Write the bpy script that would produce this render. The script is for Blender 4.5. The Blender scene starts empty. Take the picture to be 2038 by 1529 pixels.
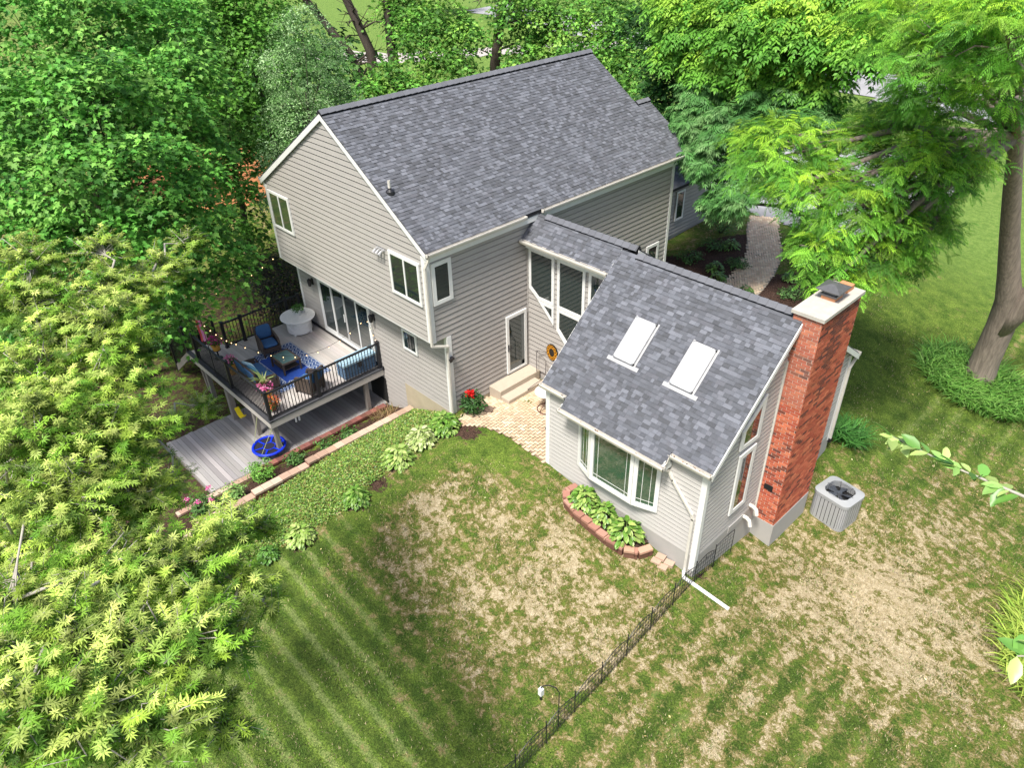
import bpy, math, random
import numpy as np
from mathutils import Vector, Matrix
random.seed(7); rng = np.random.default_rng(7)
S = bpy.context.scene; COL = S.collection
R_ = math.radians
# ---------------------------------------------------------------- camera, sky, sun, exposure
cam = bpy.data.cameras.new('camera'); co = bpy.data.objects.new('camera', cam); COL.objects.link(co)
co.location = (14.90075, -10.86539, 13.79555); co.rotation_mode = 'XYZ'; co.rotation_euler = (0.9722502899970172, 0.021348339202760542, 0.8036523607836524)
cam.sensor_fit = 'HORIZONTAL'; cam.sensor_width = 36; cam.lens = 36 * 1480.19 / 2038; cam.clip_start = .1; cam.clip_end = 2000
S.camera = co
S.render.resolution_x = 1024; S.render.resolution_y = 769
SUN_EL, SUN_AZ = 62, 287          # azimuth: where the sun stands, measured from +X counter-clockwise, degrees
w = bpy.data.worlds.new('World'); S.world = w; w.use_nodes = True
nt = w.node_tree; bg = nt.nodes['Background']; sk = nt.nodes.new('ShaderNodeTexSky')
sk.sky_type = 'NISHITA'; sk.sun_disc = False; sk.sun_elevation = R_(SUN_EL); sk.sun_rotation = R_(90 - SUN_AZ)
sk.air_density = 1.0; sk.dust_density = 3.5; sk.ozone_density = 1.0
nt.links.new(sk.outputs[0], bg.inputs[0]); bg.inputs[1].default_value = .098
sun = bpy.data.lights.new('sun', 'SUN'); sun.energy = 3.3; sun.angle = R_(11); sun.color = (1, .96, .87)
so = bpy.data.objects.new('sun', sun); COL.objects.link(so)
sd = Vector((math.cos(R_(SUN_EL)) * math.cos(R_(SUN_AZ)), math.cos(R_(SUN_EL)) * math.sin(R_(SUN_AZ)), math.sin(R_(SUN_EL))))
so.rotation_euler = sd.to_track_quat('Z', 'Y').to_euler(); so.location = (0, 0, 40)
vs = S.view_settings; vs.view_transform = 'Standard'; vs.look = 'None'; vs.gamma = 1; vs.exposure = 0.9

# ---------------------------------------------------------------- materials
def lin(r, g, b):
    f = lambda c: (c / 255 / 12.92) if c / 255 <= .04045 else ((c / 255 + .055) / 1.055) ** 2.4
    return (f(r), f(g), f(b))
MATS = {}
def mat(name, base, rough=.7, var=.12, scale=6, bump=0, bscale=40, attr=False, metal=0, spec=.4, trans=0, streak=None, emit=None):
    if name in MATS: return MATS[name]
    m = bpy.data.materials.new(name); m.use_nodes = True; t = m.node_tree; N = t.nodes; L = t.links
    p = N['Principled BSDF']; p.inputs['Roughness'].default_value = rough; p.inputs['Metallic'].default_value = metal
    p.inputs['Specular IOR Level'].default_value = spec
    tc = N.new('ShaderNodeTexCoord'); mp = N.new('ShaderNodeMapping'); L.new(tc.outputs['Object'], mp.inputs[0])
    if streak: mp.inputs['Scale'].default_value = streak
    nz = N.new('ShaderNodeTexNoise'); nz.inputs['Scale'].default_value = scale; nz.inputs['Detail'].default_value = 8; nz.inputs['Roughness'].default_value = .65
    L.new(mp.outputs[0], nz.inputs[0])
    mr = N.new('ShaderNodeMapRange'); mr.inputs[1].default_value = .25; mr.inputs[2].default_value = .75
    mr.inputs[3].default_value = 1 - var; mr.inputs[4].default_value = 1 + var; L.new(nz.outputs[0], mr.inputs[0])
    mx = N.new('ShaderNodeMix'); mx.data_type = 'RGBA'; mx.blend_type = 'MULTIPLY'; mx.inputs[0].default_value = 1
    L.new(mr.outputs[0], mx.inputs[7])
    if attr:
        a = N.new('ShaderNodeAttribute'); a.attribute_name = 'col'; L.new(a.outputs['Color'], mx.inputs[6])
    else: mx.inputs[6].default_value = (*base, 1)
    L.new(mx.outputs[2], p.inputs['Base Color'])
    if bump:
        nb = N.new('ShaderNodeTexNoise'); nb.inputs['Scale'].default_value = bscale; nb.inputs['Detail'].default_value = 4; L.new(mp.outputs[0], nb.inputs[0])
        bp = N.new('ShaderNodeBump'); bp.inputs['Strength'].default_value = bump; bp.inputs['Distance'].default_value = .02; L.new(nb.outputs[0], bp.inputs['Height']); L.new(bp.outputs[0], p.inputs['Normal'])
    if trans:
        tr = N.new('ShaderNodeBsdfTranslucent'); ms = N.new('ShaderNodeMixShader'); ms.inputs[0].default_value = trans
        L.new(mx.outputs[2], tr.inputs[0]); L.new(p.outputs[0], ms.inputs[1]); L.new(tr.outputs[0], ms.inputs[2]); L.new(ms.outputs[0], N['Material Output'].inputs[0])
    if emit: p.inputs['Emission Color'].default_value = (*base, 1); p.inputs['Emission Strength'].default_value = emit
    MATS[name] = m; return m
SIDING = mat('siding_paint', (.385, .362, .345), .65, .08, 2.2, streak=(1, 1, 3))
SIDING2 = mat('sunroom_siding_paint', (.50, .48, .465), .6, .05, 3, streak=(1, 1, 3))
FOUND = mat('foundation_paint', (.40, .385, .37), .75, .06, 2, .1, 30)
CONC = mat('weathered_concrete', (.42, .36, .26), .85, .12, 2, .15, 30)
WHITE = mat('white_trim', (.76, .76, .75), .45, .05, 4)
CREAM = mat('gutter_enamel', (.62, .59, .54), .5, .12, 5)
BLACK = mat('black_metal', (.018, .018, .022), .4, .1, 5)
DARK = mat('dark_gap', (.01, .01, .01), .9, .1, 5)
SHING = mat('asphalt_shingle', (0, 0, 0), .9, .22, 55, .25, 160, attr=True, spec=.2)
BRICK = mat('red_brick', (0, 0, 0), .85, .18, 20, .25, 60, attr=True, spec=.2)
MORTAR = mat('mortar', (.52, .42, .36), .9, .15, 10)
PLANK = mat('composite_plank', (0, 0, 0), .6, .10, 5, .08, 40, attr=True, streak=(.3, 5, 5))
PAVER = mat('paver', (0, 0, 0), .85, .14, 9, .1, 40, attr=True)
PAINTATTR = mat('painted', (0, 0, 0), .6, .06, 8, attr=True)
STEP = mat('concrete_step', (.45, .385, .31), .8, .06, 5, .1, 50)
WICK = mat('dark_wicker', (.075, .055, .045), .6, .3, 70, .5, 120)
CUSH = mat('blue_cushion', (.035, .105, .25), .85, .12, 30, .2, 40)
CUSHL = mat('pale_blue_pillow', (.42, .62, .72), .85, .1, 30)
BARK = mat('bark', (.22, .18, .15), .9, .5, 7, 1.0, 11, streak=(2.2, 2.2, .22))
BARKD = mat('dark_bark', (.07, .055, .045), .9, .3, 5, .6, 14, streak=(1.6, 1.6, .3))
TWIG = mat('pale_twig', (.40, .37, .32), .8, .2, 10)
LEAF = mat('leaf', (0, 0, 0), .55, .10, 2, attr=True, trans=.3, spec=.3)
LEAFG = mat('waxy_leaf', (0, 0, 0), .38, .10, 2, attr=True, trans=.22, spec=.45)
PETAL = mat('petal', (0, 0, 0), .6, .1, 20, attr=True, trans=.25)
CAPM = mat('cap_concrete', (.46, .43, .39), .85, .14, 5, .15, 30)
GALV = mat('sheet_metal', (.42, .42, .43), .45, .1, 8, metal=.3)
ACP = mat('grey_enamel', (.33, .345, .36), .45, .05, 8)
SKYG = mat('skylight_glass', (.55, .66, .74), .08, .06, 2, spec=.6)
FLUE = mat('terracotta', (.52, .24, .12), .85, .15, 12)
BULB = mat('lit_bulb', (1, .62, .28), .4, 0, 1, emit=3)
WOODP = mat('weathered_post', (.22, .20, .18), .8, .15, 6, .1, 30, streak=(4, 4, .5))
FASC = mat('grey_fascia', (.42, .39, .36), .6, .08, 5)
def glass_mat():
    m = bpy.data.materials.new('window_glass'); m.use_nodes = True; t = m.node_tree; N = t.nodes; L = t.links; p = N['Principled BSDF']
    p.inputs['Base Color'].default_value = (.018, .030, .028, 1); p.inputs['Roughness'].default_value = .03; p.inputs['IOR'].default_value = 1.5
    p.inputs['Coat Weight'].default_value = 1; p.inputs['Coat Roughness'].default_value = .02; p.inputs['Coat IOR'].default_value = 1.7
    tc = N.new('ShaderNodeTexCoord'); nz = N.new('ShaderNodeTexNoise'); nz.inputs['Scale'].default_value = 1.4; L.new(tc.outputs['Object'], nz.inputs[0])
    b = N.new('ShaderNodeBump'); b.inputs['Strength'].default_value = .03; b.inputs['Distance'].default_value = .03; L.new(nz.outputs[0], b.inputs['Height']); L.new(b.outputs[0], p.inputs['Normal']); L.new(b.outputs[0], p.inputs['Coat Normal'])
    return m
GLASS = glass_mat()

# ---------------------------------------------------------------- mesh builder, things and parts
ORG = {}
class MB:
    def __init__(s): s.v = []; s.f = []; s.c = []
    def add(s, vs, fs, col=None):
        b = len(s.v); s.v.extend(tuple(map(float, q)) for q in vs)
        for f in fs: s.f.append(tuple(b + i for i in f)); s.c.append(col or (.5, .5, .5))
    def box(s, lo, hi, col=None):
        x0, y0, z0 = [min(a, b) for a, b in zip(lo, hi)]; x1, y1, z1 = [max(a, b) for a, b in zip(lo, hi)]
        s.add([(x0,y0,z0),(x1,y0,z0),(x1,y1,z0),(x0,y1,z0),(x0,y0,z1),(x1,y0,z1),(x1,y1,z1),(x0,y1,z1)],
              [(0,3,2,1),(4,5,6,7),(0,1,5,4),(1,2,6,5),(2,3,7,6),(3,0,4,7)], col); return s
    def obox(s, o, a, b, c, col=None):       # a box from corner o along three edge vectors
        o, a, b, c = map(Vector, (o, a, b, c))
        if a.cross(b).dot(c) < 0: a, b = b, a
        s.add([o, o+a, o+a+b, o+b, o+c, o+a+c, o+a+b+c, o+b+c], [(0,3,2,1),(4,5,6,7),(0,1,5,4),(1,2,6,5),(2,3,7,6),(3,0,4,7)], col); return s
    def beam(s, p, q, w, h, up=(0, 0, 1), col=None):
        p, q = Vector(p), Vector(q); d = (q - p); n = d.normalized(); u = Vector(up)
        if abs(n.dot(u)) > .98: u = Vector((1, 0, 0))
        a = n.cross(u).normalized(); b = a.cross(n).normalized()
        s.obox(p - a*w/2 - b*h/2, d, a*w, b*h, col); return s
    def prism(s, base, vec, col=None):       # base: list of 3D points (planar polygon), extruded by vec
        n = len(base); v = Vector(vec); B = [Vector(q) for q in base]
        nm = sum(((B[i]-B[0]).cross(B[(i+1) % n]-B[0]) for i in range(n)), Vector())
        if nm.dot(v) > 0: B.reverse()
        s.add(B + [q + v for q in B], [tuple(range(n)), tuple(range(2*n-1, n-1, -1))] + [(i, i+n, (i+1) % n + n, (i+1) % n) for i in range(n)], col); return s
    def tube(s, pts, rad, n=8, col=None, cap=True):
        P = [Vector(q) for q in pts]; r = rad if hasattr(rad, '__len__') else [rad]*len(P); b = len(s.v); rings = []
        ref = Vector((0, 0, 1))
        for i, p in enumerate(P):
            d = (P[min(i+1, len(P)-1)] - P[max(i-1, 0)]).normalized()
            if abs(d.dot(ref)) > .9: ref = Vector((1, 0, 0)) if abs(d.x) < .7 else Vector((0, 1, 0))
            a = d.cross(ref).normalized(); c = d.cross(a)
            rings.append([p + (a*math.cos(2*math.pi*k/n) + c*math.sin(2*math.pi*k/n))*r[i] for k in range(n)])
        V = [q for g in rings for q in g]; F = []
        for i in range(len(P)-1):
            for k in range(n): F.append((i*n+k, (i+1)*n+k, (i+1)*n+(k+1) % n, i*n+(k+1) % n))
        if cap: F += [tuple(range(n)), tuple(range(len(P)*n-1, (len(P)-1)*n-1, -1))]
        s.add(V, F, col); return s
    def lathe(s, prof, c, n=20, col=None, sx=1, sy=1):
        c = Vector(c); V = []; F = []
        for r, z in prof:
            for k in range(n): V.append((c.x + sx*r*math.cos(2*math.pi*k/n), c.y + sy*r*math.sin(2*math.pi*k/n), c.z + z))
        for i in range(len(prof)-1):
            for k in range(n): F.append((i*n+k, i*n+(k+1) % n, (i+1)*n+(k+1) % n, (i+1)*n+k))
        F += [tuple(range(n-1, -1, -1)), tuple(range((len(prof)-1)*n, len(prof)*n))]
        s.add(V, F, col); return s
    def ball(s, c, r, n=8, m=6, sq=(1, 1, 1), col=None):
        V = []; F = []
        for i in range(m+1):
            a = math.pi*i/m
            for k in range(n): V.append((c[0]+r*sq[0]*math.sin(a)*math.cos(2*math.pi*k/n), c[1]+r*sq[1]*math.sin(a)*math.sin(2*math.pi*k/n), c[2]+r*sq[2]*math.cos(a)))
        for i in range(m):
            for k in range(n): F.append((i*n+k, (i+1)*n+k, (i+1)*n+(k+1) % n, i*n+(k+1) % n))
        s.add(V, F, col); return s
    def cushion(s, lo, hi, r=.04, col=None, M=None):      # a rounded slab
        lo, hi = Vector(lo), Vector(hi); c = (lo+hi)/2; h = (hi-lo)/2; V = []; n = 12; m = 8
        for i in range(m+1):
            a = math.pi*i/m
            for k in range(n*2):
                t = math.pi*k/n; e = .35
                q = [math.copysign(abs(w)**e, w) for w in (math.sin(a)*math.cos(t), math.sin(a)*math.sin(t), math.cos(a))]
                q[2] = math.copysign(abs(math.cos(a))**.6, math.cos(a))
                V.append(Vector((c.x+h.x*q[0], c.y+h.y*q[1], c.z+h.z*q[2])))
        F = [(i*2*n+k, (i+1)*2*n+k, (i+1)*2*n+(k+1) % (2*n), i*2*n+(k+1) % (2*n)) for i in range(m) for k in range(2*n)]
        if M: V = [M @ q for q in V]
        s.add(V, F, col); return s
    def xf(s, M):
        s.v = [tuple(M @ Vector(q)) for q in s.v]; return s
    def build(s, name, m, parent=None, smooth=False, org=None):
        o = ORG.get(parent.name, Vector((0, 0, 0))) if parent else Vector(org or (0, 0, 0))
        me = bpy.data.meshes.new(name); me.from_pydata([tuple(Vector(q)-o) for q in s.v], [], s.f)
        me.materials.append(m)
        ca = me.color_attributes.new('col', 'FLOAT_COLOR', 'CORNER')
        arr = np.ones((len(me.loops), 4), np.float32); arr[:, :3] = np.repeat(np.array(s.c, np.float32).reshape(-1, 3), [len(f) for f in s.f], axis=0)
        ca.data.foreach_set('color', arr.ravel())
        if smooth: me.polygons.foreach_set('use_smooth', [True]*len(me.polygons))
        ob = bpy.data.objects.new(name, me); COL.objects.link(ob)
        if parent: ob.parent = parent; ORG[ob.name] = o
        else: ob.location = o
        return ob
def np_mesh(name, V, nper, fpt, cols, m, parent=None, org=(0, 0, 0)):
    """V (N*k,3) points, fpt: faces of one template as index lists, cols (N,3)."""
    o = np.array(ORG.get(parent.name, Vector((0,0,0)))) if parent else np.array(org)
    N = len(V)//nper; me = bpy.data.meshes.new(name)
    ft = [len(f) for f in fpt]; flat = np.concatenate([np.array(f) for f in fpt]); L = len(flat)
    li = (np.arange(N)[:, None]*nper + flat[None]).ravel().astype(np.int32)
    st = (np.arange(N)[:, None]*L + np.r_[0, np.cumsum(ft)[:-1]][None]).ravel().astype(np.int32)
    me.vertices.add(len(V)); me.vertices.foreach_set('co', (V-o).astype(np.float32).ravel())
    me.loops.add(len(li)); me.loops.foreach_set('vertex_index', li)
    me.polygons.add(len(st)); me.polygons.foreach_set('loop_start', st)
    me.update(calc_edges=True)
    ca = me.color_attributes.new('col', 'FLOAT_COLOR', 'POINT'); c = np.ones((len(V), 4), np.float32); c[:, :3] = np.repeat(cols, nper, 0)
    ca.data.foreach_set('color', c.ravel()); me.materials.append(m)
    ob = bpy.data.objects.new(name, me); COL.objects.link(ob)
    if parent: ob.parent = parent; ORG[ob.name] = Vector(o)
    else: ob.location = o
    return ob
def tag(o, label=None, cat=None, group=None, kind=None):
    if label: o['label'] = label
    if cat: o['category'] = cat
    if group: o['group'] = group
    if kind: o['kind'] = kind
    return o
def thing(name, label, cat, loc=(0, 0, 0), group=None):
    o = bpy.data.objects.new(name, None); COL.objects.link(o); o.location = loc; ORG[o.name] = Vector(loc); o.empty_display_size = .2
    return tag(o, label, cat, group)
def dup(root, loc, rz=0, label=None):
    r = root.copy(); COL.objects.link(r); r.location = loc; r.rotation_euler = (0, 0, rz)
    if label: r['label'] = label
    for ch in list(root.children):
        c = ch.copy(); COL.objects.link(c); c.parent = r
        for g in ch.children:
            d = g.copy(); COL.objects.link(d); d.parent = c
    return r
def vary(c, v=.1):
    k = 1 + random.uniform(-v, v); return tuple(max(0, q*k*(1+random.uniform(-v, v)*.25)) for q in c)

# ---------------------------------------------------------------- the ground
CP=np.array([(0,.5,-.02),(1,2,0),(2,1,-.08),(3.5,1,-.26),(3,3,-.05),(6,1,-.62),(8.6,1,-1.04),(8.7,2.5,-1.3),(9.2,4,-1.6),(9.3,6,-1.65),(8.8,8.2,-1.0),(11,6,-1.7),
(0,-1,-.12),(-.5,-3,-.35),(-.3,-6,-.75),(2,-2,-.3),(2,-6,-.8),(5,-3,-.95),(6,-1,-.8),(8.8,-2,-1.3),(8.8,-4.5,-1.45),(12,0,-1.7),(8,-8,-1.6),(13,-6,-1.9),(16,2,-2.1),(14,6,-2.0),(11,10,-1.8),(10.4,16.3,-1.6),
(-1.95,.5,-.82),(-1.95,-3,-.92),(-1.95,-7,-1.1),(-1,0,-.45),(-1,-4,-.75),(-3.4,.3,-1.46),(-3.4,-3,-1.46),(-3.4,-7,-1.46),(-7,-3,-1.5),(-7,-8,-1.6),(-12,-3,-1.8),(-10,3,-1.6),(-20,0,-2.0),(-20,-12,-2.3),(-4,-12,-1.9),(2,-12,-1.5),(4,-20,-2),
(-15,10,-1.2),(-12,18,-.6),(-4,18,.1),(0,14,.15),(3,14,.15),(3,9,0),(6,11,-.5),(4,20,.1),(-2,24,.2),(8,24,-.8),(14,22,-1.6),(0,40,.1),(-30,30,-1),(20,40,-1.5),(30,0,-2.3),(20,-20,-2.5),(-30,-20,-3)],float)
def _U(r2): return np.where(r2>1e-12,r2*np.log(np.maximum(r2,1e-12)),0)
def _fit():
    n=len(CP);d=CP[:,None,:2]-CP[None,:,:2];K=_U((d**2).sum(-1))+np.eye(n)*.6
    P=np.c_[np.ones(n),CP[:,:2]];A=np.zeros((n+3,n+3));A[:n,:n]=K;A[:n,n:]=P;A[n:,:n]=P.T
    return np.linalg.solve(A,np.r_[CP[:,2],0,0,0])
W=_fit()
def H(x,y):
    x=np.asarray(x,float);y=np.asarray(y,float);xf=x.ravel();yf=y.ravel()
    r=np.hypot(xf,yf-5);s=np.minimum(1,38/np.maximum(r,1e-6))   # beyond 38 m the ground stays level
    xc=xf*s;yc=(yf-5)*s+5
    out=np.empty(len(xf))
    for i in range(0,len(xf),20000):
        a=xc[i:i+20000];b=yc[i:i+20000]
        r2=(a[:,None]-CP[:,0])**2+(b[:,None]-CP[:,1])**2
        out[i:i+20000]=_U(r2)@W[:-3]+W[-3]+W[-2]*a+W[-1]*b
    return out.reshape(x.shape)

def Hf(x, y): return float(H(np.array([x]), np.array([y]))[0])
def smooth(a, b, t):
    t = np.clip((t-a)/(b-a), 0, 1); return t*t*(3-2*t)
def ground():
    def axis(c, lo, hi, fine0, fine1, st):
        a = list(np.arange(fine0, fine1, st)); x = fine1; d = st
        while x < hi: a.append(x); d *= 1.12; x += d
        a.append(hi); b = []; x = fine0-st; d = st
        while x > lo: b.append(x); d *= 1.12; x -= d
        b.append(lo); return np.array(b[::-1]+a)
    xs = axis(0, -900, 900, -10, 18, .17); ys = axis(0, -900, 900, -14, 22, .17)
    X, Y = np.meshgrid(xs, ys, indexing='ij'); Z = H(X, Y)
    near = (np.abs(X) < 60) & (np.abs(Y) < 60)
    Z = Z + near*.018*(np.sin(X*2.1+1.3*np.sin(Y*1.7))+np.sin(Y*2.7+X*.6))*(X > -1.5)
    def g(cx, cy, sx, sy=None): sy = sy or sx; return np.exp(-((X-cx)/sx)**2-((Y-cy)/sy)**2)
    dry = .372 + .17*g(4.4, -1.8, 3.2, 2.4) + .2*g(7.2, -1.2, 2.0, 2.0) + .24*g(1.9, -2.2, 1.3, 1.5) + .30*g(11.3, 3.6, 2.8, 2.2) + .28*g(13.4, 4.8, 2.8, 2.6) + .2*g(10.5, 7.2, 2.0, 2.4)+.22*g(12.0,9.5,2,2) + .16*g(10.5, -.6, 2.0, 2.0) + .17*g(6.6, -3.3, 2.3, 1.5) + .12*g(4.2, -4.2, 1.5, 1.0)
    dry -= .45*g(1.9, .2, 1.2, .6) + .4*g(1.35, -2.4, .5, 2.6) + .35*g(3.2, -8.2, 3.0, 2.6) + .42*g(8.3, 15.5, 3.5, 4.5) + .28*g(9.6, 10.5, 1.8, 3) + .35*smooth(18, 24, Y) + .12*g(9.3, 1.6, .6, 1.2)+.16*smooth(-4.5,-6.5,Y)+.16*smooth(6.4,8.4,X)*smooth(-4.2,-5.5,Y)*(X<10)
    dry = np.clip(dry, 0, 1)
    soil = smooth(-1.3, -1.9, X)*smooth(-13, -7, Y)*0 + smooth(-2.2, -3.2, X)*(1-smooth(9, 13, np.hypot(X+9, Y)))*.5
    soil = np.maximum(soil, 1.0*(1-smooth(.75, 1.05, np.hypot((X-.2)/1.9, (Y-15.6)/3.6)))*(Y > 10))          # front bed
    soil = np.maximum(soil, 1-smooth(.75, 1.05, np.hypot((X+1.0)/2.2, (Y-12.8)/2.2)))
    soil = np.maximum(soil, 1-smooth(.7, 1.0, np.hypot((X-3.3)/1.3, (Y-14.8)/1.9)))
    soil = np.maximum(soil, (1-smooth(.4, 1.0, np.hypot((X-.95)/.7, (Y-.25)/.6)))*.8)                              # corner bed
    for cx, cy in ((.51,-.23),(.32,-.98),(.54,-2.0),(.82,-3.67),(.77,-5.43),(.75,-2.9)): soil = np.maximum(soil, (1-smooth(.1, .6, np.hypot(X-cx, Y-cy)))*.72)
    soil = np.maximum(soil, (1-smooth(.25, .5, np.abs(X+2.7)/1.4))*(Y > -8)*(Y < .6))
    soil = np.maximum(soil, (smooth(.0, .25, Y-1.13+.1*(X>0)) - smooth(.3, .5, Y-1.13))*(X > 3.4)*(X < 8.7)*.6)
    strX = smooth(-3.2, -5.8, Y+.25*(X-4))*smooth(9, 8, X)*smooth(-2,0,X)
    far_lit = smooth(16, 26, Y-.25*X)*smooth(2, 14, Y)*.9; strY = np.maximum(smooth(8.9, 9.6, X)*smooth(2.6, .2, Y-.12*(X-9)), smooth(8, 10, Y)*smooth(8.5, 9.5, X)*.8)
    nx, ny = X.shape; V = np.stack([X, Y, Z], -1).reshape(-1, 3)
    me = bpy.data.meshes.new('lawn'); i = np.arange(nx*ny).reshape(nx, ny)
    F = np.stack([i[:-1, :-1], i[1:, :-1], i[1:, 1:], i[:-1, 1:]], -1).reshape(-1, 4)
    me.vertices.add(len(V)); me.vertices.foreach_set('co', V.astype(np.float32).ravel())
    me.loops.add(F.size); me.loops.foreach_set('vertex_index', F.astype(np.int32).ravel())
    me.polygons.add(len(F)); me.polygons.foreach_set('loop_start', np.arange(0, F.size, 4, dtype=np.int32)); me.polygons.foreach_set('use_smooth', np.ones(len(F), bool)); me.update(calc_edges=True)
    for nm, ch in (('cover', (dry, soil, strX)), ('mow', (strY, far_lit, strY))):
        ca = me.color_attributes.new(nm, 'FLOAT_COLOR', 'POINT'); c = np.ones((len(V), 4), np.float32)
        for k in range(3): c[:, k] = np.clip(ch[k].reshape(-1), 0, 1)
        ca.data.foreach_set('color', c.ravel())
    m = bpy.data.materials.new('lawn'); m.use_nodes = True; t = m.node_tree; N = t.nodes; L = t.links; p = N['Principled BSDF']
    p.inputs['Roughness'].default_value = .9; p.inputs['Specular IOR Level'].default_value = .15
    tc = N.new('ShaderNodeTexCoord')
    def noise(sc, det=6, rgh=.6, stretch=None, dist=0):
        n = N.new('ShaderNodeTexNoise'); n.inputs['Scale'].default_value = sc; n.inputs['Detail'].default_value = det; n.inputs['Roughness'].default_value = rgh; n.inputs['Distortion'].default_value = dist
        if stretch:
            mp = N.new('ShaderNodeMapping'); mp.inputs['Scale'].default_value = stretch; L.new(tc.outputs['Object'], mp.inputs[0]); L.new(mp.outputs[0], n.inputs[0])
        else: L.new(tc.outputs['Object'], n.inputs[0])
        return n.outputs[0]
    def math_(op, a, b=None, c=None, clamp=False):
        n = N.new('ShaderNodeMath'); n.operation = op; n.use_clamp = clamp
        for k, v in enumerate((a, b, c)):
            if v is None: continue
            if hasattr(v, 'links'): L.new(v, n.inputs[k])
            else: n.inputs[k].default_value = v
        return n.outputs[0]
    def mrange(v, a, b, c=0, d=1):
        n = N.new('ShaderNodeMapRange'); n.interpolation_type = 'SMOOTHSTEP'
        for k, q in enumerate((v, a, b, c, d)):
            if hasattr(q, 'links'): L.new(q, n.inputs[k])
            else: n.inputs[k].default_value = q
        return n.outputs[0]
    def mixc(f, a, b, bt='MIX'):
        n = N.new('ShaderNodeMix'); n.data_type = 'RGBA'; n.blend_type = bt
        if hasattr(f, 'links'): L.new(f, n.inputs[0])
        else: n.inputs[0].default_value = f
        for k, q in ((6, a), (7, b)):
            if hasattr(q, 'links'): L.new(q, n.inputs[k])
            else: n.inputs[k].default_value = (*q, 1)
        return n.outputs[2]
    a = N.new('ShaderNodeAttribute'); a.attribute_name = 'cover'; sp = N.new('ShaderNodeSeparateColor'); L.new(a.outputs['Color'], sp.inputs[0])
    b = N.new('ShaderNodeAttribute'); b.attribute_name = 'mow'
    dryv, soilv, sx = sp.outputs[0], sp.outputs[1], sp.outputs[2]; spm = N.new('ShaderNodeSeparateColor'); L.new(b.outputs['Color'], spm.inputs[0]); sy = spm.outputs[0]; far_litv = spm.outputs[1]
    sep = N.new('ShaderNodeSeparateXYZ'); L.new(tc.outputs['Object'], sep.inputs[0])
    wob = math_('MULTIPLY', noise(.5, 3), 1.6)
    wy = math_('SINE', math_('MULTIPLY', math_('ADD', sep.outputs[1], math_('MULTIPLY', wob, .12)), 2*math.pi/.62))
    wx = math_('SINE', math_('MULTIPLY', math_('ADD', sep.outputs[0], math_('MULTIPLY', wob, .15)), 2*math.pi/.75))
    stripe = math_('ADD', math_('MULTIPLY', wy, sx), math_('MULTIPLY', wx, sy))
    big = math_('ADD', math_('MULTIPLY', math_('SUBTRACT', noise(1.1, 6, .68, dist=.5), .5), 1.9), .5); mid = math_('ADD', math_('MULTIPLY', math_('SUBTRACT', noise(4.6, 8, .74, dist=.4), .5), 2.5), .5)
    fine = noise(26, 6, .75); ff = noise(75, 3, .7)
    v = math_('ADD', math_('MULTIPLY', big, .45), math_('MULTIPLY', mid, .55))
    v = math_('ADD', v, math_('MULTIPLY', math_('SUBTRACT', fine, .5), .75))
    v = math_('ADD', v, math_('MULTIPLY', stripe, .10))
    th = math_('SUBTRACT', .95, math_('MULTIPLY', dryv, .66))
    f = mrange(math_('SUBTRACT', v, th), -.05, .09)
    green = mixc(mrange(noise(2.2, 5, .7), .3, .7), (.070, .135, .018), (.200, .290, .045))
    green = mixc(mrange(fine, .38, .62), mixc(.72, green, (.012, .022, .005)), green)
    any_ = math_('MAXIMUM', sx, sy); sfx = math_('MULTIPLY', mrange(math_('ADD', stripe, math_('MULTIPLY', math_('SUBTRACT', mid, .5), 1.1)), .42, 1.05), math_('MULTIPLY', any_, .62))
    dk = math_('MULTIPLY', mrange(math_('ADD', stripe, math_('MULTIPLY', math_('SUBTRACT', mid, .5), 1.1)), .3, -.9), math_('MULTIPLY', any_, .45))
    green = mixc(dk, green, (.022, .038, .008)); green = mixc(sfx, green, mixc(mrange(fine, .35, .65), (.13, .19, .05), (.30, .33, .13)))
    green = mixc(far_litv, green, mixc(mrange(mid, .2, .8), (.10, .18, .035), (.17, .26, .06)))  # sunlit tone of the far lawn, put into the green
    olive = mixc(mrange(mid, .35, .7), (.13, .12, .03), (.25, .20, .085))
    straw = mixc(mrange(noise(9, 6, .75), .3, .7), (.29, .235, .12), (.60, .51, .36))
    straw = mixc(mrange(ff, .35, .65), mixc(.5, straw, (.20, .15, .08)), straw)
    c = mixc(mrange(math_('SUBTRACT', v, th), -.24, -.02), green, olive)
    c = mixc(f, c, straw)
    soilc = mixc(mrange(noise(18, 7, .8), .35, .7), (.018, .011, .008), (.11, .06, .045))
    soilc = mixc(mrange(noise(40, 4, .8), .56, .68), soilc, (.28, .19, .14))
    sf = mrange(math_('ADD', soilv, math_('MULTIPLY', math_('SUBTRACT', mid, .5), 1.1)), .38, .55)
    c = mixc(sf, c, soilc)
    # far lawns under and beyond the trees: sunlight is painted in as a brighter green
    c = mixc(1.0, c, mrange(math_('ADD', math_('MULTIPLY', ff, .6), math_('MULTIPLY', noise(38, 4, .8), .4)), .38, .62, .62, 1.42), 'MULTIPLY')
    L.new(c, p.inputs['Base Color'])
    bm = N.new('ShaderNodeBump'); bm.inputs['Strength'].default_value = .8; bm.inputs['Distance'].default_value = .05
    hh = math_('ADD', math_('MULTIPLY', fine, .7), math_('MULTIPLY', ff, .5)); L.new(hh, bm.inputs['Height']); L.new(bm.outputs[0], p.inputs['Normal'])
    me.materials.append(m); o = bpy.data.objects.new('lawn', me); COL.objects.link(o); tag(o, kind='structure')
ground()
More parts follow.
